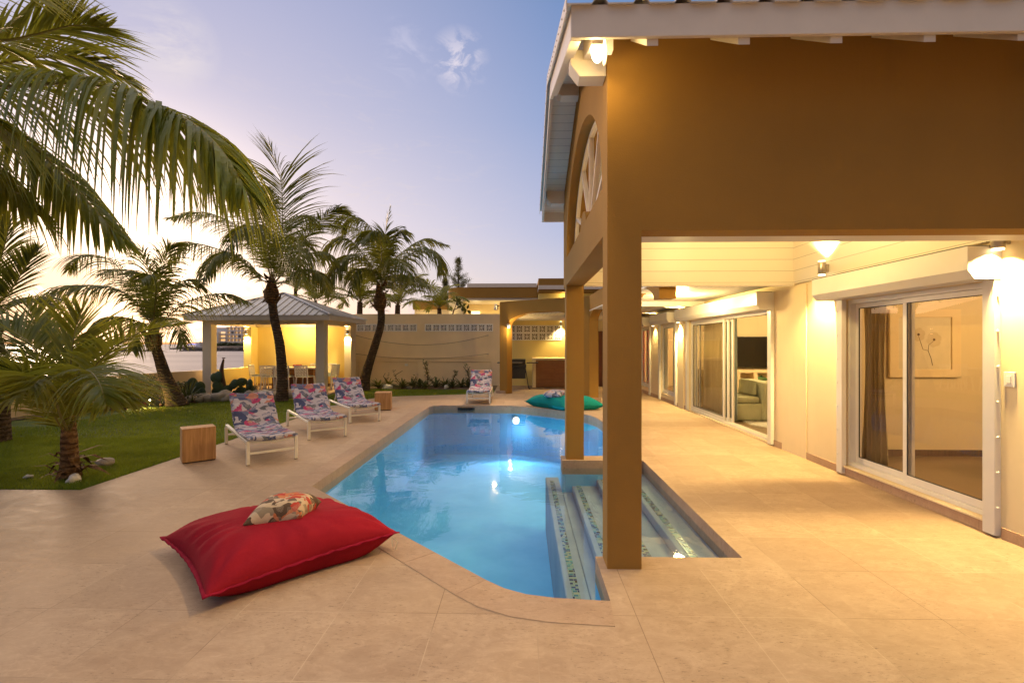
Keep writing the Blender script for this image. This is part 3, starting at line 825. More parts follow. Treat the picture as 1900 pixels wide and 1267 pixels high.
# end wall of the porch
wall_end = MB()
wall_end.box(2.0,3.92,18.05,18.18,0,2.499); hp(wall_end, 'end_wall', 'cream')

# rooftop of the next house volumes -------------------------------------------
nb = empty('neighbour_building', (0,31,0), 0, 'low modern building with tan parapet bands and rounded corner beyond the garden wall', 'building')
def nbp(m, name, mat, **kw): return m.build(name, M[mat] if isinstance(mat, str) else mat, nb, world=True, **kw)
def rounded(x0, x1, y0, y1, r):
    pts = []
    for i in range(9):
        a = PI + PI/2*i/8; pts.append((x0+r+r*math.cos(a), y0+r+r*math.sin(a)))
    return pts + [(x1,y0),(x1,y1),(x0,y1)]
m = MB(); m.prism(rounded(-4.95,.95,31,40,.9), 4.55, 5.22); nbp(m, 'parapet', 'tan')
m = MB(); m.box(-3.6,.9,30.97,40,5.221,5.47); nbp(m, 'roof_edge', 'white')
m = MB(); m.prism(rounded(-4.95,-3.9,31.05,40,.9), .0, 4.549); m.box(-3.9,7,34.5,40,0,4.549); nbp(m, 'wall', 'cream')
m = MB(); m.box(-3.89,6.5,31.1,34.49,4.40,4.545); nbp(m, 'soffit', 'white')
m = MB(); m.box(-3.7,-3.1,34.44,34.49,2.6,3.9); m.box(.4,1.4,34.44,34.49,3.2,4.3); nbp(m, 'window', emis('lit_window', (1,.80,.48), 2.2))
m = MB(); m.box(.951,7,29,34,5.10,5.52); m.box(.951,7,29.02,34,4.72,4.86); nbp(m, 'upper_parapet', 'tan')
m = MB(); m.box(.96,7,28.95,34,4.861,5.099); nbp(m, 'upper_gutter', 'white')
m = MB(); m.box(1.0,7,30,34,4.2,4.715); nbp(m, 'upper_wall', 'yellow')
m = MB(); m.box(-3.7,1.5,33.9,33.98,3.30,3.42); nbp(m, 'beam', 'dark_wood')
lamp('neighbour_glow', 'AREA', (-1.2,33.2,3.4), 40, WARM, 2.5, aim=(-1.2,33.2,6))
lamp('neighbour_glow', 'POINT', (2.6,29.6,4.5), 22, WARM, .1)
lamp('neighbour_glow', 'POINT', (-5.3,30.3,3.2), 60, WARM, .1)
lamp('neighbour_glow', 'POINT', (-3.3,33.9,3.1), 40, WARM, .1)
nb2 = empty('neighbour_outbuilding', (-7.2,33,0), 0, 'small tan building with pale stripe behind the palms, left of the rounded building', 'building')
m = MB(); m.box(-7.6,-5.1,33,37,3.95,4.55); m.build('parapet', M['tan'], nb2, world=True)
m = MB(); m.box(-7.5,-5.15,33.1,37,0,3.949); m.build('wall', M['cream'], nb2, world=True)
lamp('neighbour_glow', 'POINT', (-6.8,32.4,3.0), 40, WARM, .1)

# ------------------------------------------------------------------ garden wall with breeze blocks
gw = empty('garden_wall', (-3.5,18.3,0), 0, 'tall cream garden wall with strips of white breeze blocks at the far end of the garden', 'wall')
def gwp(m, name, mat, **kw): return m.build(name, M[mat], gw, world=True, **kw)
bands = [(-6.36,-4.04,2.05,2.34,8,1),(-3.74,-1.13,2.05,2.34,9,1),(-.56,1.47,1.71,2.29,7,2)]
m = MB(); m.box(-9.95,3.93,18.39,18.5,0,2.719)
m.holes([(-6.42,0),(-.76,0),(-.76,2.7195),(-6.42,2.7195)], [[(a,c),(b,c),(b,d),(a,d)] for a,b,c,d,_,_ in bands[:2]] + [[(-6.3,.10),(-4.0,.10),(-4.0,.90),(-6.3,.90)],[(-3.72,.10),(-1.2,.10),(-1.2,.90),(-3.72,.90)]], 18.22, 18.3695, axis='y')
gwp(m, 'wall_face', 'garden_cream')
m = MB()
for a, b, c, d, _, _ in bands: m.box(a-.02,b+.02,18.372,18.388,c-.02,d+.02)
gwp(m, 'block_hole_shade', 'soil')  # dark sheet in soil colour, painted in for the shade inside the block holes
m = MB(); m.box(-6.29,-4.01,18.245,18.365,.11,.89); gwp(m, 'recess_panel', 'garden_cream')
m = MB(); m.box(-3.71,-1.21,18.245,18.365,.11,.89); gwp(m, 'recess_panel', 'garden_cream')
m = MB(); m.holes([(-.70,0),(1.98,0),(1.98,2.49),(-.70,2.49)], [[(bands[2][0],bands[2][2]),(bands[2][1],bands[2][2]),(bands[2][1],bands[2][3]),(bands[2][0],bands[2][3])]], 18.22, 18.3685, axis='y')
gwp(m, 'kitchen_wall_face', 'yellow')
m = MB(); m.box(-6.42,-.76,18.200,18.2195,1.04,1.075); gwp(m, 'ledge', 'garden_cream')
for a, b, c, d, nx, nz in bands:
    m = MB(); sx = (b-a)/nx; sz = (d-c)/nz
    for i in range(nx):
        for j in range(nz):
            x0, z0 = a+i*sx, c+j*sz; cx, cz = x0+sx/2, z0+sz/2; y0, y1 = 18.212, 18.365; e = .001
            t = .042
            m.box(x0+e,x0+sx-e,y0,y1,z0+e,z0+t); m.box(x0+e,x0+sx-e,y0,y1,z0+sz-t,z0+sz-e)
            m.box(x0+e,x0+t,y0,y1,z0+t,z0+sz-t); m.box(x0+sx-t,x0+sx-e,y0,y1,z0+t,z0+sz-t)
            for k in range(8):
                an = R(22.5+45*k); rr = (sx/2-t+.004)/max(abs(math.cos(an)),abs(math.sin(an)))
                ca, sa = math.cos(an), math.sin(an); w0, w1 = .007, .015
                m.add([(cx-sa*w0,y0+.004,cz+ca*w0),(cx+sa*w0,y0+.004,cz-ca*w0),(cx+ca*rr+sa*w1,y0+.004,cz+sa*rr-ca*w1),(cx+ca*rr-sa*w1,y0+.004,cz+sa*rr+ca*w1),
                       (cx-sa*w0,y1,cz+ca*w0),(cx+sa*w0,y1,cz-ca*w0),(cx+ca*rr+sa*w1,y1,cz+sa*rr-ca*w1),(cx+ca*rr-sa*w1,y1,cz+sa*rr+ca*w1)],
                      [(0,1,2,3),(7,6,5,4),(0,4,5,1),(1,5,6,2),(2,6,7,3),(3,7,4,0)])
    gwp(m, 'breeze_block_strip', 'block_white')
for z0, sag, lab in ((1.90,.40,'upper of two thin slack wires strung along the garden wall'),(1.20,.20,'lower of two thin slack wires strung along the garden wall')):
    r0 = empty('wall_wire', (-3.8,18.15,z0), 0, lab, 'wire', 'slack wires on the garden wall')
    m = MB(); pts = [(-2.55+5.0*t, 0, -sag*4*t*(1-t)*(.9)) for t in [i/24 for i in range(25)]]
    m.tube(pts, .006, 5); m.build('wire', M['dark_wood'], r0)
    m = MB(); m.box(-2.6,-2.53,-.01,.07,-.015,.015); m.box(2.43,2.5,-.01,.07,-.015,.015); m.build('hook', M['steel'], r0)
jb = empty('junction_box', (-4.45,18.27,.78), 0, 'small white junction box low on the cream garden wall', 'junction box')
m = MB(); m.box(-.06,.06,-.05,.03,-.04,.04); m.build('case', M['plastic_white'], jb, bevel=.006)
m = MB(); m.box(-.05,.05,-.056,-.051,-.03,.03); m.build('cover', M['plastic_white'], jb, bevel=.003)

# low sea wall
sw = MB(); line = [(-8.9,15.1),(-10.25,15.2),(-10.8,14.0),(-10.95,12.5),(-11.0,10),(-11.05,6),(-11.1,-4)]
line = line[1:]
o2 = offset_line(line, .18)
for i in range(len(line)-1):
    a, b, c, d = line[i], line[i+1], o2[i+1], o2[i]
    sw.prism([(a[0],a[1]),(b[0],b[1]),(c.x,c.y),(d.x,d.y)], -.3, .73)
tag(sw.build('sea_wall', M['garden_cream']), 'low cream wall along the shore side of the lawn', 'wall')
# ------------------------------------------------------------------ gazebo
GZ = empty('gazebo', (-8.15,16.2,0), 0, 'open gazebo with grey posts and hipped metal roof, lit yellow inside, at the garden corner', 'gazebo')
def gp(m, name, mat, **kw): return m.build(name, M[mat], GZ, world=True, **kw)
GX0, GX1, GY0, GY1 = -10.10, -6.22, 14.9, 17.75
m = MB(); m.box(GX0-.15,GX1+.15,GY0-.1,GY1+.1,-.1,.03); gp(m, 'floor', 'coping', bevel=.01)
for x0, x1, y0, y1 in ((GX0,GX0+.28,GY0,GY0+.28),(GX1-.28,GX1,GY0,GY0+.28)):
    m = MB(); m.box(x0,x1,y0,y1,.031,2.199); gp(m, 'post', 'postgrey', bevel=.006)
m = MB(); m.box(GX1-.25,GX1,GY1-.5,GY1,.031,2.199); gp(m, 'post', 'postgrey', bevel=.006)
m = MB(); m.box(GX0,GX0+.28,GY1-.62,GY1-.181,.031,2.199); gp(m, 'post', 'yellow', bevel=.006)
m = MB(); m.box(GX0,GX1-.251,GY1-.18,GY1,.031,2.199); gp(m, 'back_wall', 'yellow')
m = MB(); m.box(GX0+.02,GX0+.2,GY0+.281,GY1-.621,.031,.74); gp(m, 'side_wall', 'yellow', bevel=.006)
m = MB(); m.box(GX0+.3,GX1-.26,GY1-.192,GY1-.181,.032,.12); gp(m, 'skirting', 'coping')
m = MB(); m.box(GX0,GX1,GY0,GY0+.22,2.20,2.44); m.box(GX0,GX1,GY1-.22,GY1,2.20,2.44)
m.box(GX0,GX0+.22,GY0+.221,GY1-.221,2.20,2.44); m.box(GX1-.22,GX1,GY0+.221,GY1-.221,2.20,2.44); gp(m, 'ring_beam', 'postgrey')
m = MB(); m.box(GX0+.221,GX1-.221,GY0+.221,GY1-.221,2.34,2.36); gp(m, 'ceiling', 'yellow')
ex0, ex1, ey0, ey1 = GX0-.32, GX1+.32, GY0-.38, GY1+.1; EZG = 2.46
m = MB(); m.box(ex0,ex1,ey0-.02,ey0,EZG-.15,EZG); m.box(ex0,ex1,ey1,ey1+.02,EZG-.15,EZG)
m.box(ex0-.02,ex0,ey0,ey1,EZG-.15,EZG); m.box(ex1,ex1+.02,ey0,ey1,EZG-.15,EZG); gp(m, 'fascia', 'white')
m = MB(); m.box(ex0,ex1,ey0,ey1,2.441,2.452); gp(m, 'soffit', 'white')
ap = Vector((-8.15,(ey0+ey1)/2,3.30)); m = MB()
cs = [Vector((ex0-.05,ey0-.05,EZG+.004)),Vector((ex1+.05,ey0-.05,EZG+.004)),Vector((ex1+.05,ey1+.05,EZG+.004)),Vector((ex0-.05,ey1+.05,EZG+.004))]
for i in range(4):
    a, b = cs[i], cs[(i+1)%4]
    m.add([a,b,ap], [(0,1,2)])
    mid = (a+b)/2; up = (ap-mid); d = (b-a); L = d.length; nrm = d.cross(up).normalized()
    k = int(L/.24)
    for j in range(1, k):
        t = j/k; s = 1 - abs(2*t-1)
        p0 = a + d*t; p1 = p0 + up*s
        if s > .06: m.bar(p0 + nrm*.012, p1 + nrm*.012, .032, .03, up=nrm)
roofg = gp(m, 'roof', 'roof', fix=True)
m = MB()
for c in cs: m.bar(c+Vector((0,0,.02)), ap+Vector((0,0,.03)), .09, .035)
o = m.build('hip_cap', M['roof'], roofg)
for v in o.data.vertices: v.co -= GZ.location

def wall_light(loc, rz, label, power=60, grp='cylinder wall lights shining up and down', h=.16, r=.045, up=True, down=True, pw_up=None):
    o = empty('wall_light', loc, rz, label, 'wall light', grp)
    m = MB(); m.lathe((0,-r-.03,-h/2), [(r*.9,0),(r,.004),(r,h-.004),(r*.9,h)], 18); m.build('shade', M['steel'], o, True)
    m = MB(); m.box(-.03,.03,-.035,0,-.05,.05); m.build('bracket', M['steel'], o, bevel=.004)
    for zz in (-h/2-.014, h/2+.001):
        m = MB(); m.lathe((0,-r-.03,zz), [(r*.86,0),(r*.86,.013)], 16); m.build('diffuser', M['glow'], o, False)
    c, s = math.cos(rz), math.sin(rz)
    def w(x,y,z): return Vector(loc) + Vector((c*x-s*y, s*x+c*y, z))
    d0 = r + .035
    if down: lamp('light_down', 'SPOT', w(0,-d0,-h/2-.03), power, WARM, .03, aim=w(0,-d0-.25,-2), cone=125, blend=.7)
    if up: lamp('light_up', 'SPOT', w(0,-d0,h/2+.03), pw_up or power*.6, WARM, .03, aim=w(0,-d0-.15,2), cone=125, blend=.7)
    return o
wall_light((GX0+.14,GY1-.62,2.02), 0, 'wall light on the left rear post of the gazebo', 210)
wall_light((GX1-.125,GY1-.5,2.02), 0, 'wall light on the right rear post of the gazebo', 210)
lamp('gazebo_fill', 'POINT', (-8.0,16.9,2.15), 110, (1,.66,.24), .1)
# villa wall lights (facing the porch, so turned to look along -X)
wall_light((3.93,3.98,2.45), R(-90), 'wall light near the photo edge, right of the nearest shutter box', 560, pw_up=160)
wall_light((3.897,6.22,2.56), R(-90), 'wall light above the left end of the nearest shutter box', 480, pw_up=330)
wall_light((3.91,11.95,2.2), R(-90), 'wall light between the open sliding door and the next window', 430)
wall_light((1.44,18.21,2.33), 0, 'wall light over the outdoor kitchen counter', 260)
wall_light((3.93,14.3,2.2), R(-90), 'wall light at the far end of the long porch wall', 70)
lamp('porch_fill', 'POINT', (2.9,9.0,2.3), 190, WARM, .15)  # fill point without a fixture, added to brighten the deep porch wall
lamp('porch_fill', 'POINT', (2.6,5.2,3.2), 120, WARM, .2)  # fill point added under the gable to lift the porch, no lamp there

# oval bulkhead lamp under the villa eave corner
ev = empty('bulkhead_light', (.50,3.22,3.56), 0, 'bright oval bulkhead lamp under the corner of the villa eave', 'outdoor lamp')
m = MB(); m.ball((0,0,0), (.045,.05,.085), 16, 10); m.build('bulb', M['glow_hot'], ev, True)
m = MB(); m.tube([(.05+.0*math.cos(a), .06*math.cos(a), .095*math.sin(a)) for a in [2*PI*i/20 for i in range(21)]], .008, 6, False); m.build('rim', M['plastic_white'], ev, True)
m = MB(); m.box(.05,.10,-.03,.03,-.02,.10); m.build('bracket', M['plastic_white'], ev, bevel=.005)
lamp('eave_glow', 'POINT', (.46,3.08,3.46), 11, (1,.70,.26), .05)
lamp('eave_beam', 'SPOT', (.42,3.10,3.44), 210, (1,.70,.38), .02, aim=(-2.2,2.6,0), cone=118, blend=.9)

fl = empty('floodlight', (-.86,15.30,2.80), 0, 'small white floodlight on the corner of the arched wall', 'floodlight')
m = MB(); Mt = Matrix.Rotation(R(55), 4, 'X') @ Matrix.Rotation(R(0),4,'Z')
m.lathe((0,0,-.14), [(.075,0),(.075,.02),(.055,.05),(.04,.18),(.02,.2)], 16); m.v = [Mt @ v for v in m.v]; m.build('housing', M['plastic_white'], fl, True)
m = MB(); m.lathe((0,0,-.15), [(.062,0),(.062,.012)], 16); m.v = [Mt @ v for v in m.v]; m.build('lens', M['glow_hot'], fl)
m = MB(); m.bar((0,.02,0),(.10,.12,.0),.03); m.build('bracket', M['black'], fl)
lamp('flood_glow', 'SPOT', (-.9,15.05,2.66), 420, (1,.66,.34), .05, aim=(-1.6,8,0), cone=110, blend=.8)
cl = empty('ceiling_spot', (-.45,15.15,2.14), 0, 'tiny lit spotlight at the spring of the kitchen arch', 'spotlight')
m = MB(); m.lathe((0,0,-.05), [(.045,0),(.05,.01),(.05,.10),(.03,.12)], 14); m.build('housing', M['plastic_white'], cl, True)
m = MB(); m.lathe((0,0,-.058), [(.04,0),(.04,.006)], 14); m.build('lens', M['glow_hot'], cl)
lamp('arch_glow', 'POINT', (-.40,15.05,2.03), 30, WARM, .03)
gs = empty('garden_spotlight', tuple(at(283,748,Y=11.9)), 0, 'small lit ground spotlight among the shrubs by the low wall', 'spotlight')
gs.location.z = 0.0
m = MB(); m.lathe((0,0,.12), [(.035,0),(.05,.03),(.05,.12)], 14); Mt = Matrix.Translation((0,0,.14)) @ Matrix.Rotation(R(70),4,'X') @ Matrix.Translation((0,0,-.14)); m.v = [Mt @ v for v in m.v]; m.build('housing', M['black'], gs, True)
m = MB(); m.ball((0,-.08,.17), .035, 12, 8); m.build('lens', M['glow_hot'], gs, True)
m = MB(); m.tube([(0,0,0),(0,0,.13)], .01, 6); m.build('stake', M['black'], gs)
lamp('garden_glow', 'POINT', (gs.location.x, gs.location.y-.16, .19), 25, WARM, .03)
# indoor lights
lamp('bedroom_light', 'POINT', (6.4,4.2,2.3), 230, (1,.66,.30), .2)
lamp('living_light', 'POINT', (6.2,10.2,2.3), 320, (1,.70,.32), .25)
lamp('rear_room_light', 'POINT', (5.6,15.2,2.2), 300, (1,.70,.34), .2)

# ------------------------------------------------------------------ loungers
def make_lounger():
    W, L = .634, 1.755
    root = empty('sun_lounger', (0,0,0), 0)
    t = .042
    for x in (0, W-t):
        m = MB()   # rail slopes a little: foot end high, then straight to the rounded rear leg
        m.bar((x+t/2, .02, .30),(x+t/2, L-.06, .30), t, .035)
        m.tube([(x+t/2,L-.075,.298),(x+t/2,L-.035,.290),(x+t/2,L-.02,.26)], .019, 8)
        m.build('side_rail', M['lounger_white'], root, bevel=.004)
        for y, z1 in ((0,.318),(L-t,.262)):
            m = MB(); m.box(x,x+t,y,y+t,.006,z1); lg = m.build('leg', M['lounger_white'], root, bevel=.005)
            m = MB(); m.box(x+.002,x+t-.002,y+.002,y+t-.002,0,.0055); m.build('foot_cap', M['dark_gap'], lg)
    m = MB(); m.box(t+.001,W-t-.001,.006,t-.008,.135,.165); m.build('cross_bar', M['lounger_white'], root, bevel=.003)
    m = MB(); m.box(t+.001,W-t-.001,L-t+.004,L-.006,.13,.16); m.build('cross_bar', M['lounger_white'], root, bevel=.003)
    m = MB(); m.tube([(t,.03,.30)]+[(t+(W-2*t)*i/10,.02,.30-.028*math.sin(PI*i/10)) for i in range(1,10)]+[(W-t,.03,.30)], .014, 8); m.build('sling_bar', M['lounger_white'], root)
    # mattress path (y,z) along the lounger, then cross width
    path = [(-.045,.322),(0,.338),(.15,.326),(.35,.316),(.60,.310),(.85,.318),(.98,.345),(1.05,.40),(1.12,.475),(1.20,.565),(1.28,.650),(1.355,.735),(1.40,.785),(1.42,.80)]
    pts = []
    for i in range(len(path)-1):
        for k in range(6):
            a = k/6; pts.append((path[i][0]*(1-a)+path[i+1][0]*a, path[i][1]*(1-a)+path[i+1][1]*a))
    pts.append(path[-1])
    NX = 18; vs = []; fs = []; n = len(pts)
    for side in (1, -1):
        for i, (y, z) in enumerate(pts):
            ya, za = pts[max(i-1,0)]; yb, zb = pts[min(i+1,n-1)]
            d = Vector((yb-ya, zb-za)).normalized(); nn = Vector((-d.y, d.x))
            e = min(1, min(i, n-1-i)/3.5)
            for k in range(NX+1):
                u = k/NX; ed = min(1, min(u,1-u)*7)
                th = .030*(ed*e)**.5 + .001
                x = .01 + (W-.02)*u + .006*noise.noise(Vector((0, y*9, z*9)))*(1 if u<.5 else -1)
                wr = .013*noise.noise(Vector((x*5, y*8, z*8+3)))+.008*math.sin((y+z)*38+x*3)*(.4+noise.noise(Vector((x*4,y*3,7))))
                sagx = -.030*math.sin(PI*u)
                off = side*th + (wr if side > 0 else wr*.6) 
                vs.append((x, y+nn.x*(off+sagx*.5), z+nn.y*off+sagx*.8+.022))
    o = 0; S = n*(NX+1)
    for i in range(n-1):
        for k in range(NX):
            a = i*(NX+1)+k; fs.append((a,a+1,a+NX+2,a+NX+1)); fs.append((S+a,S+a+NX+1,S+a+NX+2,S+a+1))
    for i in range(n-1):
        for k in (0, NX):
            a = i*(NX+1)+k; fs.append((a,a+NX+1,S+a+NX+1,S+a))
    for k in range(NX):
        for i in (0, n-1):
            a = i*(NX+1)+k; fs.append((a,a+1,S+a+1,S+a))
    m = MB(); m.add(vs, fs); m.build('mattress', M['print'], root, True)
    m = MB()
    for x in (.06,W-.06): m.bar((x,.98,.31),(x,1.395,.765),.03,.02)
    m.bar((.06,1.30,.655),(W-.06,1.30,.655),.02); m.bar((.1,1.25,.60),(.1,1.55,.31),.018); m.bar((W-.1,1.25,.60),(W-.1,1.55,.31),.018)
    m.build('back_frame', M['lounger_white'], root)
    return root
spots = [((-3.597,6.165),40.2,'lounger nearest the camera, beside the front wooden block'),((-3.528,7.80),37,'middle one of the three loungers in a row beside the pool'),
         ((-3.45,9.47),35.5,'farthest lounger of the row, in front of the rear wooden block'),((-1.48,12.55),1.5,'lounger alone beyond the pool, facing the camera, near the garden wall')]
L0 = make_lounger()
for i, ((x, y), a, lab) in enumerate(spots):
    o = L0 if i == 0 else copy_tree(L0)
    o.location = (x,y,.006); o.rotation_euler = (0,0,R(a)); tag(o, 'white framed sun lounger with leaf print mattress, ' + lab, 'sun lounger', 'sun loungers round the pool')
for o in [x for x in bpy.data.objects if x.name.startswith('sun_lounger')]:
    lab = o['label']; ws = lab.split()
o = None
labs = ['nearest sun lounger, leaf print mattress, right of the front wooden block',
        'middle sun lounger of the row of three, between nearest and farthest',
        'third sun lounger of the row, in front of the rear wooden block',
        'lone sun lounger facing the camera beyond the pool by the garden wall']
for o, lab in zip([x for x in bpy.data.objects if x.name.startswith('sun_lounger')], labs): o['label'] = lab

def block(name, x, y, a, w, d, h, label, hole):
    root = empty(name, (x,y,.003), R(a), label, 'side table', 'wooden block side tables')
    m = MB(); m.box(0,w,0,d,.012,h); m.build('block', M['teak'], root, bevel=.006)
    m = MB(); m.box(.01,w-.01,.01,d-.01,0,.011); m.build('base', M['dark_gap'], root)
    if hole:
        m = MB(); Mr = Matrix.Rotation(-PI/2,4,'Y'); m.lathe((0,0,0), [(.028,-.01),(.028,.002)], 16); m.v = [Mr @ v + Vector((-.0005,d*.45,h*.68)) for v in m.v]; m.build('handle_hole_shade', M['dark_gap'], root)  # black disc painted in for the shade inside the round hole
block('wooden_block', -4.507, 6.246, 41, .387, .26, .46, 'square wooden block table at the lawn edge, left of the nearest lounger', False)
block('wooden_block', -3.52, 11.32, 12, .38, .40, .42, 'square wooden block table with a round hole, behind the third lounger', True)

# ------------------------------------------------------------------ bean bags and pillows
def cushion(name, corners, seamz, H, mat, seam, label, cat, lift=0, wr=1.0, parts=('cover','seam'), bottom=None, N=56, lay=None, seed=0):
    """corners: four ground points in order; corner heights in seamz; H = height above the seam at the middle"""
    cs = [Vector((c[0],c[1],0)) for c in corners]; ctr = sum(cs, Vector())/4
    root = empty(name, (ctr.x,ctr.y,lift), 0, label, cat)
    def P(u, v):
        # pinch sides inward
        a = (u+1)/2; b = (v+1)/2
        q = cs[0]*(1-a)*(1-b)+cs[1]*a*(1-b)+cs[2]*a*b+cs[3]*(1-a)*b - ctr
        k = 1 - .085*((1-u*u)*abs(v)**3 + (1-v*v)*abs(u)**3)
        sz = seamz[0]*(1-a)*(1-b)+seamz[1]*a*(1-b)+seamz[2]*a*b+seamz[3]*(1-a)*b
        return q*k, sz
    vs = []; fs = []
    for side in (1,-1):
        for j in range(N+1):
            for i in range(N+1):
                u = -1+2*i/N; v = -1+2*j/N
                u = math.sin(u*PI/2*.999); v = math.sin(v*PI/2*.999)
                q, sz = P(u, v); e = max(0,(1-u**4)*(1-v**4)); f = e**.55
                edge = 1-e
                sd = Vector((q.x*6, q.y*6, seed))
                fold = noise.noise(Vector((u*2.2+seed, v*2.2, 4)))*.5
                ang = math.atan2(v, u)
                rip = math.sin(ang*23 + 3*noise.noise(sd*.3)) * math.exp(-((1-e)*.6-.28)**2/.05) * (.5+noise.noise(Vector((ang*1.5, seed, 2))))
                fan = 0
                for (cu, cv) in ((-1,-1),(1,-1),(1,1),(-1,1)):
                    du, dv = u-cu, v-cv; r = math.hypot(du,dv)
                    if r < 1.5: fan += math.sin(math.atan2(abs(dv),abs(du)+1e-6)*11+seed)*math.exp(-r*2.2)*min(1,r*5)
                if side > 0:
                    z = sz + H*f*(1+.16*fold*wr) + wr*.011*(rip+1.6*fan)*min(1,e*3)
                    if lay: z = lay(q, z, u, v)
                else:
                    z = sz - (sz if bottom is None else bottom)*min(1, f*1.7) 
                    z = max(.0 if bottom is None else -9, z); 
                    q = q*(1 - .10*min(1,f*1.7)*(1-min(1,math.hypot(u,v)))) 
                vs.append((q.x, q.y, z))
    S = (N+1)*(N+1)
    for j in range(N):
        for i in range(N):
            a = j*(N+1)+i; fs.append((a,a+1,a+N+2,a+N+1)); fs.append((S+a,S+a+N+1,S+a+N+2,S+a+1))
    m = MB(); m.add(vs, fs); m.build(parts[0], M[mat], root, True, weld=True)
    # seam flange round the edge
    if seam:
        m = MB(); loop = []
        K = 120
        for k in range(K):
            s = 4*k/K; e = int(s); t = s-e; t2 = -1+2*t
            u, v = ((t2,-1),(1,t2),(-t2,1),(-1,-t2))[e]
            q, sz = P(u*.999, v*.999); loop.append((q, sz, u, v))
        vs = []; 
        for k, (q, sz, u, v) in enumerate(loop):
            o = q.normalized(); pk = .006*math.sin(k*2.4)+.004*noise.noise(Vector((k*.3,0,seed)))
            ex = .028
            for (dr, dz) in ((-.012,.006),(ex,.004+pk),(ex,-.004+pk),(-.012,-.006)): vs.append(q + o*dr + Vector((0,0,max(.004,sz+dz))))
        fs = []
        for k in range(K):
            a, b = k*4, ((k+1)%K)*4
            for i in range(4): fs.append((a+i, a+(i+1)%4, b+(i+1)%4, b+i))
        m.add(vs, fs); m.build(parts[1], M[seam], root, True)
    return root
rc = [(-1.88,2.80),(-.97,3.66),(-1.78,4.42),(-2.76,3.62)]
def dent(q, z, u, v):
    d = math.hypot(q.x-.06, q.y-.30); return z - .05*math.exp(-(d/.28)**2)
rb = cushion('floor_cushion', rc, (.10,.15,.12,.11), .20, 'red', 'red_seam', 'large red canvas floor cushion lying on the terrace by the pool', 'floor cushion', lay=dent, seed=1)
m = MB(); m.tube([(.86,-.02,.14),(.90,-.02,.10),(.89,-.03,.05)], .003, 5); m.tube([(.86,-.02,.14),(.87,-.05,.08)], .003, 5); m.build('drawstring', M['sheer'], rb)
pc = [(-2.02,3.66),(-1.35,3.98),(-1.46,4.30),(-2.06,4.04)]
cushion('throw_pillow', [at(450,975,Z=.31),at(560,962,Z=.32),at(597,938,Z=.32),at(500,934,Z=.30)], (.03,.06,.07,.05), .10, 'print_warm', None, 'leaf print pillow lying on the red floor cushion', 'pillow', lift=.285, wr=.2, bottom=.06, N=40, seed=3)
tc = [(.05,12.35),(.98,11.25),(1.98,11.55),(1.05,12.75)]
cushion('floor_cushion', tc, (.11,.11,.11,.11), .22, 'teal', 'teal_seam', 'large teal canvas floor cushion beyond the pool, partly behind the pillar', 'floor cushion', seed=5)
cushion('throw_pillow', [at(1007,728,Z=.40),at(1040,731,Z=.38),at(1056,727,Z=.38),at(1022,722,Z=.40)], (.05,.04,.05,.05), .09, 'print', None, 'leaf print pillow lying on the teal floor cushion', 'pillow', lift=.295, wr=.2, bottom=.06, N=28, seed=6)

# ------------------------------------------------------------------ dining set in the gazebo
tb = empty('dining_table', (-7.92,16.55,.03), 0, 'long pale table on a brown wooden base inside the gazebo', 'table')
m = MB(); m.box(-1.0,1.0,-.45,.45,.70,.745); m.build('tabletop', M['white'], tb, bevel=.006)
m = MB(); m.box(-.72,.72,-.22,.22,0,.699); m.build('base', M['cabinet'], tb, bevel=.005)
bw = empty('bowl', (-7.78,16.4,.776), 0, 'shallow red bowl on the gazebo table', 'bowl')
m = MB(); m.lathe((0,0,0), [(.05,0),(.13,.04),(.15,.09),(.14,.09),(.12,.045),(.02,.012)], 20); m.build('shell', M['flower'], bw, True)
m = MB(); m.lathe((0,0,-.0005), [(.05,0),(.05,.0004)], 16); m.build('foot', M['flower'], bw)
def make_chair():
    r = empty('dining_chair', (0,0,0), 0)
    for x, y, s in ((-.2,.2,1),(.2,.2,1),(-.19,-.2,-1),(.19,-.2,-1)):
        m = MB(); m.bar((x*1.18,y*1.15,0),(x,y,.44),.035,.035); m.build('leg', M['plastic_white'], r, bevel=.005)
    m = MB(); m.box(-.23,.23,-.22,.23,.435,.46); m.build('seat', M['plastic_white'], r, bevel=.01)
    m = MB()
    def bp(x, z): return Vector((x*(1+.05*(z-.46)), -.215-.12*(z-.46)-.05*(1-(x/.22)**2)*.6, z))
    for z in (.82,): m.bar(bp(-.215,z),bp(0,z),.03,.035); m.bar(bp(0,z),bp(.215,z),.03,.035)
    m.bar(bp(-.215,.46),bp(-.215,.83),.03); m.bar(bp(.215,.46),bp(.215,.83),.03)
    for i in range(7):
        z = .50+i*.047
        for k in range(8):
            x0 = -.205+k*.0513; j = ((i+k)%2)*.03
            m.bar(bp(x0,z+j), bp(x0+.0513,z+.03-j), .016,.02)
    for k in range(7): m.bar(bp(-.154+k*.0513,.47),bp(-.154+k*.0513,.82),.010,.012)
    m.build('backrest', M['plastic_white'], r)
    m = MB(); m.box(-.2,.2,-.17,.2,.461,.49); m.build('seat_pad', M['curtain_blue'], r, bevel=.01)
    return r
ch0 = make_chair()
chs = [(-8.52,15.98,8,'left chair of the near side of the gazebo table'),(-7.98,15.92,4,'near side gazebo chair half hidden by the palm trunk'),(-7.32,15.98,-6,'near side gazebo chair right of the palm trunk'),
       (-9.12,16.4,-80,'chair at the left end of the gazebo table'),(-6.72,16.5,80,'chair at the right end of the gazebo table, behind the post'),(-7.55,17.16,180,'far side gazebo chair against the back wall, left'),(-7.05,17.16,180,'far side gazebo chair against the back wall, right')]
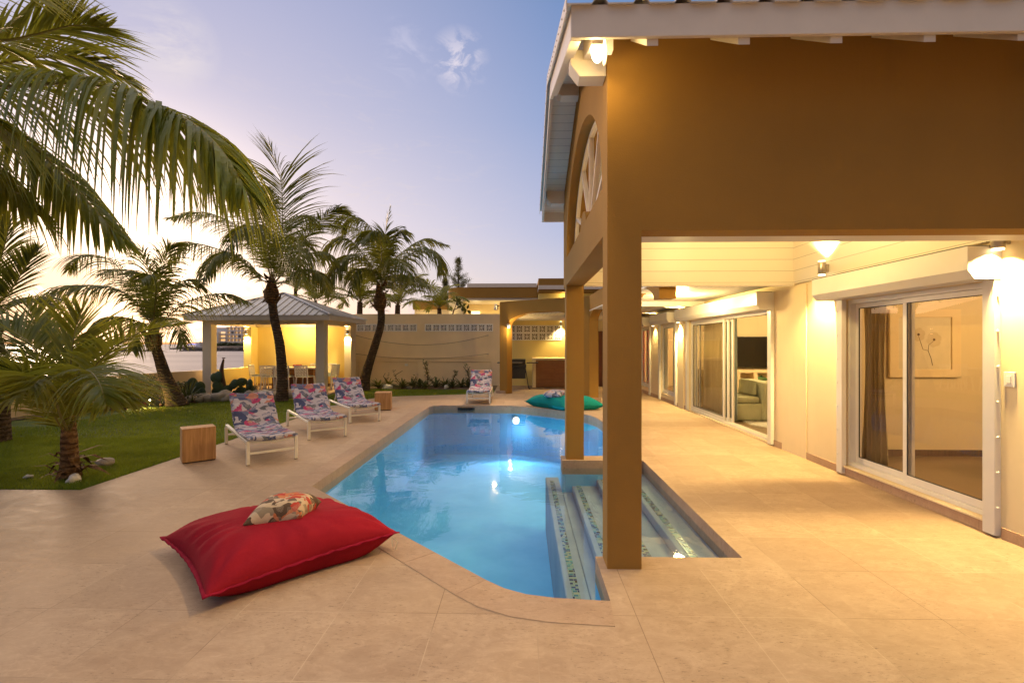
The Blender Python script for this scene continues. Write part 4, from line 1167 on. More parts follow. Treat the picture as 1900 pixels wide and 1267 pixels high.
for i, (x, y, a, lab) in enumerate(chs):
    o = ch0 if i == 0 else copy_tree(ch0)
    o.location = (x,y,.031); o.rotation_euler = (0,0,R(a)); tag(o, 'white plastic perforated chair, ' + lab if len(lab.split()) < 11 else 'white ' + lab, 'chair', 'white chairs around the gazebo table')

# ------------------------------------------------------------------ outdoor kitchen
bq = empty('barbecue', (-.24,17.05,0), 0, 'black gas barbecue on a trolley behind the arched wall pillar', 'barbecue')
m = MB(); m.box(-.36,.36,-.22,.22,.74,.86); m.build('firebox', M['black'], bq, bevel=.02)
m = MB(); pts = [(-.25,.862),(-.27,.93),(-.18,1.02),(.0,1.05),(.18,1.02),(.27,.93),(.25,.862)]
m.holes([(p[0],p[1]) for p in pts], [], -.34, .34, axis='x'); ld = m.build('lid', M['black'], bq, bevel=.02)
m = MB(); m.tube([(-.22,-.30,.93),(.22,-.30,.93)], .012, 8); m.bar((-.22,-.30,.93),(-.22,-.25,.93),.015); m.bar((.22,-.30,.93),(.22,-.25,.93),.015); m.build('handle', M['steel'], ld)
m = MB(); m.box(.37,.78,-.2,.2,.90,.93); m.build('side_shelf', M['black'], bq, bevel=.004)
m = MB(); m.box(-.66,-.37,-.2,.2,.90,.93); m.build('side_shelf', M['black'], bq, bevel=.004)
m = MB(); m.box(-.34,.34,-.18,.18,.36,.735); m.build('cabinet_cloth', M['black'], bq, bevel=.004)
for x in (-.33,.33):
    m = MB(); m.bar((x,-.18,.74),(x*1.35,-.20,.03),.03); m.bar((x,.18,.74),(x*1.35,.20,.03),.03); m.bar((x*1.45,-.3,.02),(x*1.45,.3,.02),.04,.035); m.build('leg', M['black'], bq)
ct = empty('kitchen_counter', (1.15,17.75,0), 0, 'cream masonry kitchen counter with a brown wooden cupboard door', 'counter')
m = MB(); m.box(-.80,.72,-.42,.44,1.00,1.07); m.box(-.80,-.68,-.40,.44,0,.999); m.box(.62,.72,-.40,.44,0,.999); m.build('carcass', M['cream'], ct, bevel=.004)
m = MB(); m.box(-.679,.619,-.37,-.33,.02,.995); dr = m.build('door_frame', M['cabinet'], ct)
for x0, x1 in ((-.63,-.02),(.02,.58)):
    m = MB(); m.box(x0,x1,-.392,-.371,.05,.95); d = m.build('door', M['cabinet'], ct, bevel=.003)
    m = MB(); m.box(x0+.12,x1-.12,-.400,-.3925,.17,.84); m.build('door_panel', M['cabinet'], d, bevel=.006)
dw = empty('wooden_door', (2.95,18.0,0), 0, 'red brown wooden double door at the far end of the porch', 'door')
m = MB(); m.box(-.92,.95,-.03,.045,.0,2.06); m.build('frame', M['door_wood'], dw, bevel=.004)
for x0, x1 in ((-.86,-.30),(-.27,.30),(.33,.89)):
    m = MB(); m.box(x0,x1,-.06,-.031,.04,2.0); lf = m.build('door_leaf', M['door_wood'], dw, bevel=.004)
    m = MB(); m.box(x0+.08,x1-.08,-.072,-.0605,.14,1.6); m.build('panel', M['door_wood'], lf, bevel=.006)
m = MB(); m.box(-.86,-.31,-.075,-.0605,1.70,1.74); m.build('rail', M['white'], dw)

# switch on the wall
ls = empty('light_switch', (3.93,3.955,1.31), 0, 'white light switch on the cream wall at the photo edge', 'light switch')
m = MB(); m.box(-.012,0,-.045,.045,-.06,.06); m.build('plate', M['plastic_white'], ls, bevel=.003)
m = MB(); m.box(-.019,-.0125,-.018,.018,-.03,.03); m.build('rocker', M['plastic_white'], ls, bevel=.002)
m = MB(); m.box(-.0135,-.0125,-.03,.03,-.045,.045); m.build('insert', M['alu'], ls)

# ------------------------------------------------------------------ indoors
def curtain(name, x, y0, y1, z0, z1, mat, label, folds=8, amp=.035, along='y', tie=0):
    root = empty(name, (x, (y0+y1)/2, z0) if along == 'y' else ((y0+y1)/2, x, z0), 0, label, 'curtain')
    m = MB(); n = folds*10; rows = 14; vs = []; fs = []
    for j in range(rows+1):
        v = j/rows; z = (z1-z0)*v
        for i in range(n+1):
            u = i/n; sq = 1 - tie*math.sin(PI*min(1,(1-v)*1.1))*.6
            s = (u-.5)*(y1-y0)*sq; a = amp*math.sin(u*folds*2*PI + .5*math.sin(v*3+u*5))*(.75+.25*(1-v))
            vs.append((a, s, z) if along == 'y' else (s, a, z))
    for j in range(rows):
        for i in range(n): a = j*(n+1)+i; fs.append((a,a+1,a+n+2,a+n+1))
    m.add(vs, fs); o = m.build('drape', M[mat], root, True)
    sol = o.modifiers.new('thick','SOLIDIFY'); sol.thickness = .004
    m = MB()
    if along == 'y': m.tube([(0,(y0-y1)/2-.05,z1-z0+.02),(0,(y1-y0)/2+.05,z1-z0+.02)], .012, 8)
    else: m.tube([((y0-y1)/2-.05,0,z1-z0+.02),((y1-y0)/2+.05,0,z1-z0+.02)], .012, 8)
    m.build('rod', M['steel'], root)
    return root
curtain('curtain', 4.30, 9.78, 10.22, .03, 2.25, 'curtain_blue', 'blue grey curtain bunched at the edge of the open sliding door', 6)
curtain('curtain', 4.28, 10.40, 11.40, .03, 2.25, 'sheer', 'cream curtain behind the closed panel of the living room door', 12)
curtain('curtain', 4.28, 12.4, 13.7, .2, 2.25, 'curtain_blue', 'grey curtain behind the narrow window past the living room', 8)
curtain('curtain', 4.28, 14.9, 16.2, .2, 2.25, 'curtain_red', 'bright red curtain behind the farthest window', 8)
curtain('curtain', 4.62, 6.2, 6.6, .03, 2.3, 'curtain_taupe', 'grey drape beside the bedroom window left panel', 5, tie=.5)
curtain('curtain', 4.26, 4.12, 4.32, .03, 2.25, 'sheer', 'white curtain edge behind the right end of the bedroom window', 3, .02)
def flat_thing(name, loc, label, cat): return empty(name, loc, 0, label, cat)
pf = flat_thing('framed_picture', (5.64,6.88,1.60), 'large cream framed print of two pale flowers on the bedroom wall', 'picture')
m = MB(); m.holes([(-.48,-.46),(.48,-.46),(.48,.46),(-.48,.46)], [[(-.36,-.35),(.36,-.35),(.36,.35),(-.36,.35)]], -.035, 0, axis='y'); pf.scale = (1.02,1,1.04); m.build('frame', M['cream'], pf, bevel=.006)
m = MB(); m.box(-.359,.359,-.012,-.002,-.349,.349); m.build('mount', M['picture'], pf)
m = MB()
for cx, cz, rr in ((-.08,.12,.09),(.13,.05,.10)):
    for k in range(6):
        a = 2*PI*k/6+.3; m.ball((cx+rr*.55*math.cos(a), -.0135, cz+rr*.55*math.sin(a)), (rr*.5,.001,rr*.5), 10, 6)
m.build('petal', plain('pale_petal_ink', (.60,.50,.33), .6, .1), pf)
m = MB()
for cx, cz in ((-.08,.12),(.13,.05)): m.ball((cx,-.0155,cz), (.018,.001,.018), 10, 6)
m.tube([(.12,-.0145,.03),(.06,-.0145,-.02),(.05,-.0145,-.1),(.09,-.0145,-.2),(.11,-.0145,-.3)], .003, 5); m.tube([(-.08,-.0145,.1),(-.02,-.0145,-.08),(.05,-.0145,-.1)], .003, 5)
m.build('flower_ink', M['stalk'], pf)
tv = flat_thing('television', (6.35,12.98,1.36), 'large black flat television above the living room shelf', 'television')
m = MB(); m.box(-.72,.72,-.03,.03,-.40,.42); m.build('casing', M['black'], tv, bevel=.006)
m = MB(); m.box(-.705,.705,-.034,-.0305,-.385,.405); m.build('display', M['screen'], tv)
sh = flat_thing('shelf_unit', (6.9,12.85,.012), 'white masonry shelf unit under the television', 'shelf')
m = MB(); m.box(-2.2,1.6,-.25,.22,.82,.90); m.box(-2.2,1.6,-.25,.22,0,.08)
for x in (-2.2,-1.35,-.9,.3,1.5): m.box(x,x+.1,-.25,.22,.081,.819)
m.box(-2.09,-1.351,-.24,.22,.42,.47); m.box(-1.249,-.901,-.24,.22,.40,.45); m.box(-.799,.299,-.24,.22,.44,.49); m.build('carcass', M['cream'], sh, bevel=.003)
fs_ = flat_thing('fish_sculpture', (6.22,12.72,.502), 'small green fish sculpture on a stand in the shelf niche', 'sculpture')
m = MB(); m.ball((0,0,.16), (.20,.03,.065), 16, 10); m.add([(.18,0,.16),(.30,-.005,.235),(.27,0,.16),(.30,-.005,.09),(.18,.01,.16),(.30,.005,.235),(.27,.01,.16),(.30,.005,.09)], [(0,1,2),(0,2,3),(4,6,5),(4,7,6),(1,5,6,2),(2,6,7,3),(0,4,5,1),(0,3,7,4)]); m.build('body', plain('green_fish_paint', (.06,.14,.05), .4, .5, 20), fs_, True)
m = MB(); m.add([(-.05,0,.21),(.08,0,.21),(.04,0,.265),(-.05,.008,.21),(.08,.008,.21),(.04,.008,.265)], [(0,1,2),(5,4,3),(0,3,4,1),(1,4,5,2),(2,5,3,0)]); m.build('fin', plain('dark_fin_paint', (.04,.08,.03), .4), fs_)
m = MB(); m.box(-.09,.09,-.03,.03,0,.012); m.tube([(-.05,0,.01),(-.05,0,.12)], .005, 6); m.tube([(.05,0,.01),(.05,0,.12)], .005, 6); m.build('stand', M['black'], fs_)
sf = flat_thing('sofa', (4.99,10.4,.012), 'sage green slipcovered chaise sofa in the living room', 'sofa')
m = MB(); m.box(-.70,.30,-.55,.45,.02,.36); m.build('base', M['sofa'], sf, bevel=.03)
m = MB(); m.box(-.69,-.15,-.52,.42,.365,.50); m.build('seat_cushion', M['sofa'], sf, bevel=.05)
m = MB(); m.box(-.13,.16,-.60,.55,.02,.80); m.build('backrest', M['sofa'], sf, bevel=.05)
m = MB(); m.add([(-.16,-.4,.51),(-.16,.35,.51),(-.16,.35,.82),(-.16,-.4,.82),(-.26,-.35,.51),(-.26,.3,.51)], [(0,1,2,3),(0,3,4),(1,5,2),(3,2,5,4),(0,4,5,1)]); m.build('cushion', M['sofa'], sf, bevel=.03)
rg = flat_thing('rug', (5.0,9.6,.013), 'pale round edged rug on the living room floor', 'rug')
m = MB(); m.prism([(.55*math.cos(2*PI*i/24),.7*math.sin(2*PI*i/24)) for i in range(24)], 0, .012); m.build('pile', M['rug'], rg)
m = MB(); m.prism([(.57*math.cos(2*PI*i/24),.72*math.sin(2*PI*i/24)) for i in range(24)], -.0005, .006); m.build('border', M['sheer'], rg)
bd = flat_thing('bed', (6.45,4.95,.012), 'bed end with grey cover seen through the bedroom glass', 'bed')
m = MB(); m.box(-1.2,1.0,-.85,.85,.15,.34); m.build('bed_base', M['teak'], bd, bevel=.01)
m = MB(); m.box(-1.18,1.0,-.86,.86,.345,.60); m.build('mattress', M['bed'], bd, bevel=.08)
m = MB(); m.tube([(-1.22,-.85,.0),(-1.22,-.85,.66),(-1.22,-.6,.74),(-1.22,.6,.74),(-1.22,.85,.66),(-1.22,.85,0)], .02, 8); m.build('footboard', M['dark_wood'], bd, True)
bd.location = (6.75,5.0,.012)
# ------------------------------------------------------------------ palms
def spline(pts, n):
    P = [Vector(p) for p in pts]; P = [P[0]*2-P[1]] + P + [P[-1]*2-P[-2]]
    out = []
    k = len(P)-3
    for i in range(n+1):
        t = i/n*k; s = min(int(t), k-1); f = t-s
        a, b, c, d = P[s:s+4]
        out.append(.5*((2*b)+(-a+c)*f+(2*a-5*b+4*c-d)*f*f+(-a+3*b-3*c+d)*f**3))
    return out
WIND = Vector((.25,-.1,0))
def frond(parent, path, ll=.6, n=60, hang=.6, w=.032, seed=0, mat='frond', base=.14, side=None, r0=.016, wind=1, lift=.25, segs=5, name='frond', sweep=.9):
    """path: 3D points of the midrib relative to the tree; ll: longest leaflet"""
    rnd = random.Random(seed)
    N = max(16, n//2); sp = spline(path, N)
    def pt(t):
        x = t*N; i = min(int(x), N-1); return sp[i].lerp(sp[i+1], x-i)
    mb = MB(); mb.cur = 1
    mb.tube(sp, [r0*(1-i/N)**.8+.0018 for i in range(N+1)], 5)
    mb.cur = 0
    for j in range(n):
        t = base + (1-base)*(j+rnd.uniform(-.3,.3))/n
        t = min(max(t,0),.999); p = pt(t); T = (pt(min(t+.02,1))-pt(max(t-.02,0))).normalized()
        S = T.cross(Vector((0,0,1)))
        if S.length < .15: S = T.cross(Vector((0,1,0)))
        if side is not None: S = Vector(side) - T*Vector(side).dot(T)
        S.normalize(); U = S.cross(T).normalized()
        if side is None and U.z < 0: U = -U
        q = (t-base)/(1-base)
        L = ll*(.35+1.25*math.sin(PI*min(1,(.10+.62*q)))**1.0 - .35) * (1 if q < .6 else 1-.72*(q-.6)/.4)
        L = max(.12*ll, L)
        ang = R(72 - 42*q)*sweep
        for sgn in (1,-1):
            l = L*rnd.uniform(.78,1.15)
            if rnd.random() < .04: l *= .5
            a = ang + rnd.uniform(-.10,.10); d = (S*sgn*math.sin(a) + T*math.cos(a) + U*(lift+rnd.uniform(-.12,.12))).normalized()
            h = hang*rnd.uniform(.75,1.3)
            W = (T*.9+U*.35*sgn*rnd.uniform(-.6,1.2)); 
            q0 = p.copy(); dd = d.copy(); st = l/segs
            o = len(mb.v); wd = w*rnd.uniform(.8,1.15)
            for s in range(segs+1):
                f = s/segs; ww = wd*(.55+1.4*f)*(1-f)**.8 if f < 1 else 0
                ww = wd*min(1, .45+2.2*f)*(1-f**2.2)
                X = (W - dd*W.dot(dd)); X.normalize()
                if s < segs: mb.v.append(q0+X*ww*.5); mb.v.append(q0-X*ww*.5)
                else: mb.v.append(q0.copy())
                q0 = q0+dd*st
                dd = (dd + Vector((0,0,-h*st/ll*1.5)) + WIND*wind*st/ll*.5*f).normalized()
            for s in range(segs-1): mb.f.append([o+2*s,o+2*s+1,o+2*s+3,o+2*s+2]); mb.mi.append(0)
            mb.f.append([o+2*segs-2,o+2*segs-1,o+2*segs]); mb.mi.append(0)
    return mb.build(name, [M[mat], M['rachis']], parent, fix=False)
def auto_path(az, el, L, bend, p0=(0,0,0), n=9):
    """midrib that starts at elevation el, heading az (0=+X, 90=+Y), and droops"""
    p = Vector(p0); out = [p.copy()]
    e = R(el); a = R(az)
    for i in range(n):
        d = Vector((math.cos(a)*math.cos(e), math.sin(a)*math.cos(e), math.sin(e)))
        p = p + d*L/n; out.append(p.copy()); e -= R(bend)/n*(.5+1.2*i/n)
    return out
def trunk(parent, pts, r, name='trunk', mat='bark', rings=True, seed=0):
    P = spline(pts, 60); mb = MB()
    rr = []
    for i in range(61):
        f = i/60; a = f*(len(r)-1); k = min(int(a), len(r)-2); b = r[k]+(r[k+1]-r[k])*(a-k)
        rr.append(b*(1+(.022 if i % 2 else -.01)+.03*noise.noise(Vector((f*9,seed,0)))))
    mb.tube(P, rr, 16); return mb.build(name, M[mat], parent, True)
def boot(parent, c, r, h, n=14, seed=0):
    """old leaf bases and fibre round the crown shaft"""
    rnd = random.Random(seed); mb = MB(); c = Vector(c)
    mb.lathe(c+Vector((0,0,-h*.5)), [(r*.8,0),(r*1.3,h*.3),(r*1.35,h*.6),(r*.7,h*1.1),(r*.3,h*1.5)], 12)
    for i in range(n):
        a = rnd.uniform(0,2*PI); z = rnd.uniform(-h*.5,h*.8); d = Vector((math.cos(a),math.sin(a),0)); u = rnd.uniform(.15,.32)*(h/.4)
        b = c+d*r*.8+Vector((0,0,z)); t = Vector((-d.y,d.x,0)); w = rnd.uniform(.05,.09)*(r/.13)
        tip = b+d*u*.6+Vector((0,0,rnd.uniform(-.15,.25)*h/.4)); mid = b.lerp(tip,.5)+d*.03
        mb.add([b-t*w,b+t*w,mid+t*w*.6,mid-t*w*.6,tip,b+Vector((0,0,.03))], [(0,1,2,3),(3,2,4),(1,0,5)])
    return mb.build('crown_fibre', M['fibre'], parent, False)
def palm(name, base, label, group='coconut palms in the garden'):
    return empty(name, base, 0, label, 'palm tree', group)
def pix(root, lst):
    """(px,py,Y) triples to points relative to the tree"""
    return [at(a, b, Y=c) - root.location for a, b, c in lst]

# P2: the tall palm in the middle, in front of the gazebo
r = palm('coconut_palm', tuple(Vector(at(523,744,Z=0))), 'tallest palm, dark leaning trunk before the gazebo, crown blown by the wind')
Y = r.location.y
trunk(r, pix(r,[(523,749,Y),(524,700,Y),(519,640,Y),(509,590,Y),(504,545,Y),(505,520,Y)]), [.175,.14,.125,.115,.11,.13,.09])
boot(r, at(504,545,Y=Y)-r.location, .14, .55, 22, 1)
C = (506,528,Y)
F = [([C,(521,480,Y),(524,400,Y),(520,330,Y),(500,268,Y)], 1.0, .18, 3), ([C,(545,480,Y),(575,430,Y-.1),(605,400,Y-.3),(628,385,Y-.4)], .62, .35, 4),
     ([C,(480,515,Y),(440,478,Y),(380,455,Y+.1),(335,455,Y+.2),(312,500,Y+.2)], .62, .95, 5), ([C,(485,470,Y),(440,420,Y+.2),(380,395,Y+.4),(310,405,Y+.6)], .66, .6, 6),
     ([C,(530,500,Y-.5),(545,455,Y-1.0),(550,440,Y-1.5),(556,470,Y-2.1),(560,520,Y-2.4)], .75, 1.4, 7), ([C,(490,470,Y+.3),(465,400,Y+.7),(430,340,Y+1.0),(385,310,Y+1.2)], .66, .5, 8),
     ([C,(515,470,Y+.5),(535,420,Y+1.0),(560,400,Y+1.6),(590,420,Y+2)], .6, .8, 9), ([C,(500,480,Y-.5),(490,440,Y-1.0),(470,420,Y-1.6),(440,430,Y-2.2),(420,470,Y-2.5)], .6, 1.0, 10),
     ([C,(520,500,Y+.4),(560,475,Y+.8),(600,470,Y+1.2),(640,500,Y+1.5)], .55, 1.0, 11), ([C,(508,470,Y+.8),(500,400,Y+1.2),(495,350,Y+1.5)], .6, .5, 12),
     ([C,(470,500,Y-.3),(430,470,Y-.9),(395,480,Y-1.4),(375,520,Y-1.8)], .55, 1.1, 13), ([C,(535,520,Y-.2),(565,500,Y-.4),(595,510,Y-.6),(612,550,Y-.8)], .5, 1.1, 14)]
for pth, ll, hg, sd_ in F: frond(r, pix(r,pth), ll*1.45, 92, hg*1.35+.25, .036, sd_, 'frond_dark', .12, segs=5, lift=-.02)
# P3: palm with curved trunk by the garden wall
r = palm('coconut_palm', tuple(Vector(at(674,724,Z=0))), 'palm with curved leaning trunk by the garden wall, left of the pool')
Y = r.location.y
trunk(r, pix(r,[(674,729,Y),(679,695,Y),(696,640,Y),(707,600,Y),(706,565,Y),(704,545,Y)]), [.23,.17,.135,.125,.12,.13,.10], seed=3)
boot(r, at(705,560,Y=Y)-r.location, .17, .62, 24, 2)
C = (706,540,Y)
F = [([C,(712,480,Y),(714,440,Y),(724,385,Y)], .4, .1, 3), ([C,(704,480,Y),(695,435,Y),(672,408,Y),(648,405,Y),(638,425,Y)], .7, .75, 4),
     ([C,(690,500,Y),(668,465,Y-.2),(645,445,Y-.3),(615,450,Y-.5),(597,485,Y-.6)], .7, .9, 5), ([C,(695,510,Y-.5),(670,480,Y-1),(645,475,Y-1.4),(620,500,Y-1.8),(608,530,Y-2)], .7, 1.0, 6),
     ([C,(716,490,Y),(724,460,Y),(738,432,Y),(752,440,Y)], .55, .5, 7), ([C,(725,510,Y-.1),(752,480,Y-.2),(785,462,Y-.3),(812,475,Y-.4),(820,510,Y-.5)], .75, .95, 8),
     ([C,(722,530,Y-.3),(745,517,Y-.8),(770,514,Y-1.3),(792,530,Y-1.7)], .6, 1.1, 9), ([C,(720,500,Y+.5),(745,470,Y+1),(785,445,Y+1.5),(830,455,Y+2)], .6, .6, 10),
     ([C,(700,490,Y+.6),(680,440,Y+1.2),(650,420,Y+1.8),(615,420,Y+2.2)], .62, .8, 11), ([C,(698,520,Y+.2),(680,500,Y-.8),(660,505,Y-1.5),(650,545,Y-1.9)], .6, 1.1, 12),
     ([C,(708,480,Y-.6),(705,445,Y-1.0),(690,430,Y-1.5),(670,450,Y-2.0)], .62, .9, 13), ([C,(716,520,Y+.8),(740,510,Y+1.5),(765,520,Y+2.2)], .5, 1.0, 14),([C,(712,500,Y-.7),(728,480,Y-1.4),(750,490,Y-2.0),(765,525,Y-2.4)], .62, 1.1, 15)]
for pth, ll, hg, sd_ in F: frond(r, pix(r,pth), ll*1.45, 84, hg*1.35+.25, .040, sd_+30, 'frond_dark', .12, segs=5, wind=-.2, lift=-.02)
# P4: left middle palm behind the bushes
r = palm('coconut_palm', tuple(Vector(at(327,752,Z=0))), 'palm with thick ringed base behind the ground spotlight, left of the gazebo')
Y = r.location.y
trunk(r, pix(r,[(330,757,Y),(318,725,Y),(304,690,Y),(296,665,Y),(288,640,Y),(283,615,Y)]), [.27,.19,.145,.13,.12,.11,.09], seed=5)
boot(r, at(285,632,Y=Y)-r.location, .14, .5, 22, 3)
C = (283,612,Y)
F = [([C,(281,560,Y),(277,510,Y),(262,460,Y)], .55, .5, 3), ([C,(292,550,Y),(300,510,Y),(310,470,Y),(322,455,Y)], .5, .4, 4),
     ([C,(270,560,Y),(240,520,Y+.1),(200,480,Y+.2),(150,475,Y+.3),(128,500,Y+.3)], .60, .7, 5), ([C,(265,575,Y-.2),(225,540,Y-.5),(170,530,Y-.7),(110,535,Y-.9),(62,572,Y-1)], .62, .8, 6),
     ([C,(262,600,Y-.2),(235,590,Y-.5),(200,590,Y-.8),(168,612,Y-1),(155,640,Y-1.1)], .5, .9, 7), ([C,(300,600,Y),(330,572,Y),(370,552,Y-.1),(420,545,Y-.1),(462,562,Y-.2)], .5, .95, 8),
     ([C,(295,575,Y+.3),(315,540,Y+.6),(345,520,Y+1),(380,535,Y+1.3)], .5, .8, 9), ([C,(272,560,Y+.5),(255,520,Y+1),(225,500,Y+1.4),(185,510,Y+1.7)], .55, .7, 10),
     ([C,(288,560,Y-.5),(290,530,Y-1),(280,510,Y-1.5),(262,520,Y-1.9)], .5, .9, 11), ([C,(275,605,Y-.5),(262,600,Y-1),(250,620,Y-1.5),(245,650,Y-1.7)], .5, 1.0, 12),([C,(296,600,Y-.5),(310,590,Y-1.0),(330,605,Y-1.5),(340,640,Y-1.7)], .45, 1.0, 13)]
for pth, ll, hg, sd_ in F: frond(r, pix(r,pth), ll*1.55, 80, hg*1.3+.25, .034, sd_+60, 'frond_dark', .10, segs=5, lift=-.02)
# P5: young palm on the lawn, near
r = palm('young_coconut_palm', tuple(Vector(at(130,886,Z=0))), 'short young palm with drooping fronds on the lawn near the terrace edge')
Y = r.location.y
trunk(r, pix(r,[(130,889,Y),(130,865,Y),(129,835,Y),(128,800,Y),(127,770,Y),(126,750,Y)]), [.12,.10,.085,.08,.07,.055,.04], mat='fibre', seed=7)
rnd = random.Random(9); mb = MB()
for i in range(26):
    a = rnd.uniform(0,2*PI); d = Vector((math.cos(a),math.sin(a),0)); t = Vector((-d.y,d.x,0)); z = rnd.uniform(0,.30); b = d*.07+Vector((0,0,z))
    tip = b+d*rnd.uniform(.10,.42)+Vector((0,0,rnd.uniform(-.25,.14))); tip.z = max(.01,tip.z); w = rnd.uniform(.025,.05); mid = b.lerp(tip,.5)+Vector((0,0,.06))
    mb.add([b-t*w,b+t*w,mid+t*w*.8,mid-t*w*.8,tip], [(0,1,2,3),(3,2,4)])
mb.build('dead_leaf_base', M['fibre'], r, False)
C = (127,800,Y)
F = [([C,(128,740,Y),(131,680,Y),(138,620,Y),(150,575,Y)], .48, .20, 3, 1), ([C,(118,760,Y),(98,700,Y),(62,645,Y),(20,612,Y),(-20,600,Y)], .55, .45, 4, 1),
     ([C,(108,765,Y-.1),(75,715,Y-.2),(30,690,Y-.4),(-25,690,Y-.5)], .55, .8, 5, 1), ([C,(138,760,Y),(162,700,Y),(205,650,Y),(265,615,Y),(340,602,Y)], .50, .8, 6, 1),
     ([C,(130,740,Y-.3),(138,705,Y-.6),(152,688,Y-.9),(170,692,Y-1.15),(186,715,Y-1.35),(196,750,Y-1.45)], .60, 1.5, 7, 1), ([C,(112,790,Y-.2),(85,742,Y-.5),(50,730,Y-.8),(10,745,Y-1.0)], .5, 1.0, 8, 1),
     ([C,(122,730,Y+.2),(105,670,Y+.4),(75,620,Y+.5),(48,560,Y+.6)], .5, .4, 9, 1), ([C,(140,770,Y+.3),(170,730,Y+.6),(215,715,Y+.9),(262,740,Y+1.1)], .50, 1.0, 10, 1),
     ([C,(145,770,Y-.3),(170,735,Y-.6),(200,725,Y-.9),(228,755,Y-1.1)], .52, 1.2, 11, 1), ([C,(118,770,Y+.4),(95,735,Y+.8),(60,730,Y+1.1)], .5, .9, 12, 1),
     ([C,(112,770,Y-.5),(95,715,Y-.9),(75,705,Y-1.2),(58,722,Y-1.35)], .55, 1.3, 13, 1), ([C,(128,750,Y+.5),(145,690,Y+.9),(172,650,Y+1.2),(210,640,Y+1.5)], .5, .7, 14, 1)]
for pth, ll, hg, sd_, wnd in F: frond(r, pix(r,pth), ll*1.18, 66, hg*.55, .030, sd_+90, 'frond', .22, r0=.013, segs=6)
# P6: palm at the left photo edge (crown out of frame to the left)
r = palm('coconut_palm', (-8.6,7.6,0), 'palm at the left photo edge with a dark trunk, only some fronds in view')
Y = 7.6
trunk(r, [(0,0,0),(.05,0,.6),(.0,.05,1.3),(-.2,.1,1.9)], [.22,.17,.15,.13,.11], seed=8); boot(r, (-.2,.1,1.85), .14, .4, 16, 5)
C = (-55,610,Y)
F = [([C,(-20,580,Y),(15,545,Y),(45,500,Y),(72,460,Y)], .42, .2, 3), ([C,(-25,560,Y),(-5,500,Y),(10,450,Y),(20,400,Y)], .55, .4, 4), ([C,(-20,610,Y),(20,600,Y-.2),(60,610,Y-.3),(95,650,Y-.4)], .5, .8, 5),
     ([C,(-20,595,Y+.3),(20,570,Y+.5),(60,560,Y+.8),(110,575,Y+1)], .5, .7, 6), ([C,(-30,630,Y-.3),(0,640,Y-.6),(25,670,Y-.8),(35,720,Y-.9)], .5, .9, 7), ([C,(-60,560,Y),(-70,500,Y),(-90,460,Y)], .5, .4, 8),
     ([C,(-100,580,Y),(-150,570,Y),(-200,600,Y)], .5, .8, 9)]
for pth, ll, hg, sd_ in F: frond(r, pix(r,pth), ll*1.2, 90, hg, .034, sd_+120, 'frond_dark', .10, segs=4)
# P1: big palm nearest the camera, out of frame on the left, arching fronds
r = palm('coconut_palm', (-6.4,5.45,0), 'nearest palm, trunk out of frame, long fronds arching in from the upper left')
Y = 3.9
trunk(r, [(0,0,0),(.08,-.35,.9),(.28,-.85,1.9),(.5,-1.4,3.0),(.6,-1.55,3.5)], [.2,.16,.14,.13,.11], seed=9); boot(r, (.56,-1.5,3.25), .14, .5, 20, 6)
C = (-330,110,3.9)
F = [([C,(-220,120,3.8),(-100,138,3.65),(0,160,3.5),(110,155,3.35),(205,163,3.2),(295,197,3.1),(360,232,3.0),(410,278,2.95),(452,345,2.9)], 1.02, 1.8, 3, 190, .038, .05),
     ([C,(-200,60,4.0),(-90,55,4.1),(0,75,4.2),(75,62,4.3),(135,48,4.35),(200,52,4.4)], .75, .35, 4, 110, .032, .15),
     ([C,(-220,180,3.8),(-110,190,3.8),(-10,225,3.8),(70,280,3.8),(130,340,3.8),(185,400,3.8),(225,445,3.8)], .70, 1.1, 5, 130, .034, .05),
     ([C,(-230,150,4.3),(-120,130,4.6),(0,118,4.9),(90,105,5.1),(160,112,5.3),(235,150,5.4)], .90, .5, 6, 120, .040, .2),
     ([C,(-260,200,3.7),(-180,230,3.6),(-90,270,3.5),(0,330,3.5),(60,390,3.5)], .75, 1.2, 7, 110, .034, .05),
     ([C,(-260,20,3.8),(-180,-50,3.7),(-90,-80,3.6),(0,-60,3.5),(60,0,3.4)], .75, .4, 8, 90, .026, .2),
     ([C,(-280,160,3.4),(-200,190,3.1),(-110,190,2.9),(-30,215,2.8)], .75, 1.3, 9, 90, .036, .1),
     ([C,(-330,0,3.9),(-330,-120,3.9),(-360,-250,3.9)], .6, .5, 10, 50, .03, .2), ([C,(-430,60,3.9),(-540,80,3.9),(-640,180,3.9)], .6, .9, 11, 50, .03, .2),
     ([C,(-350,90,4.4),(-340,100,5.2),(-330,200,5.9)], .6, .9, 12, 50, .03, .2)]
for pth, ll, hg, sd_, nn, ww, lf in F: frond(r, pix(r,pth), ll, nn, hg, ww, sd_+150, 'frond', .06, r0=.02, segs=7, lift=lf, wind=.4)

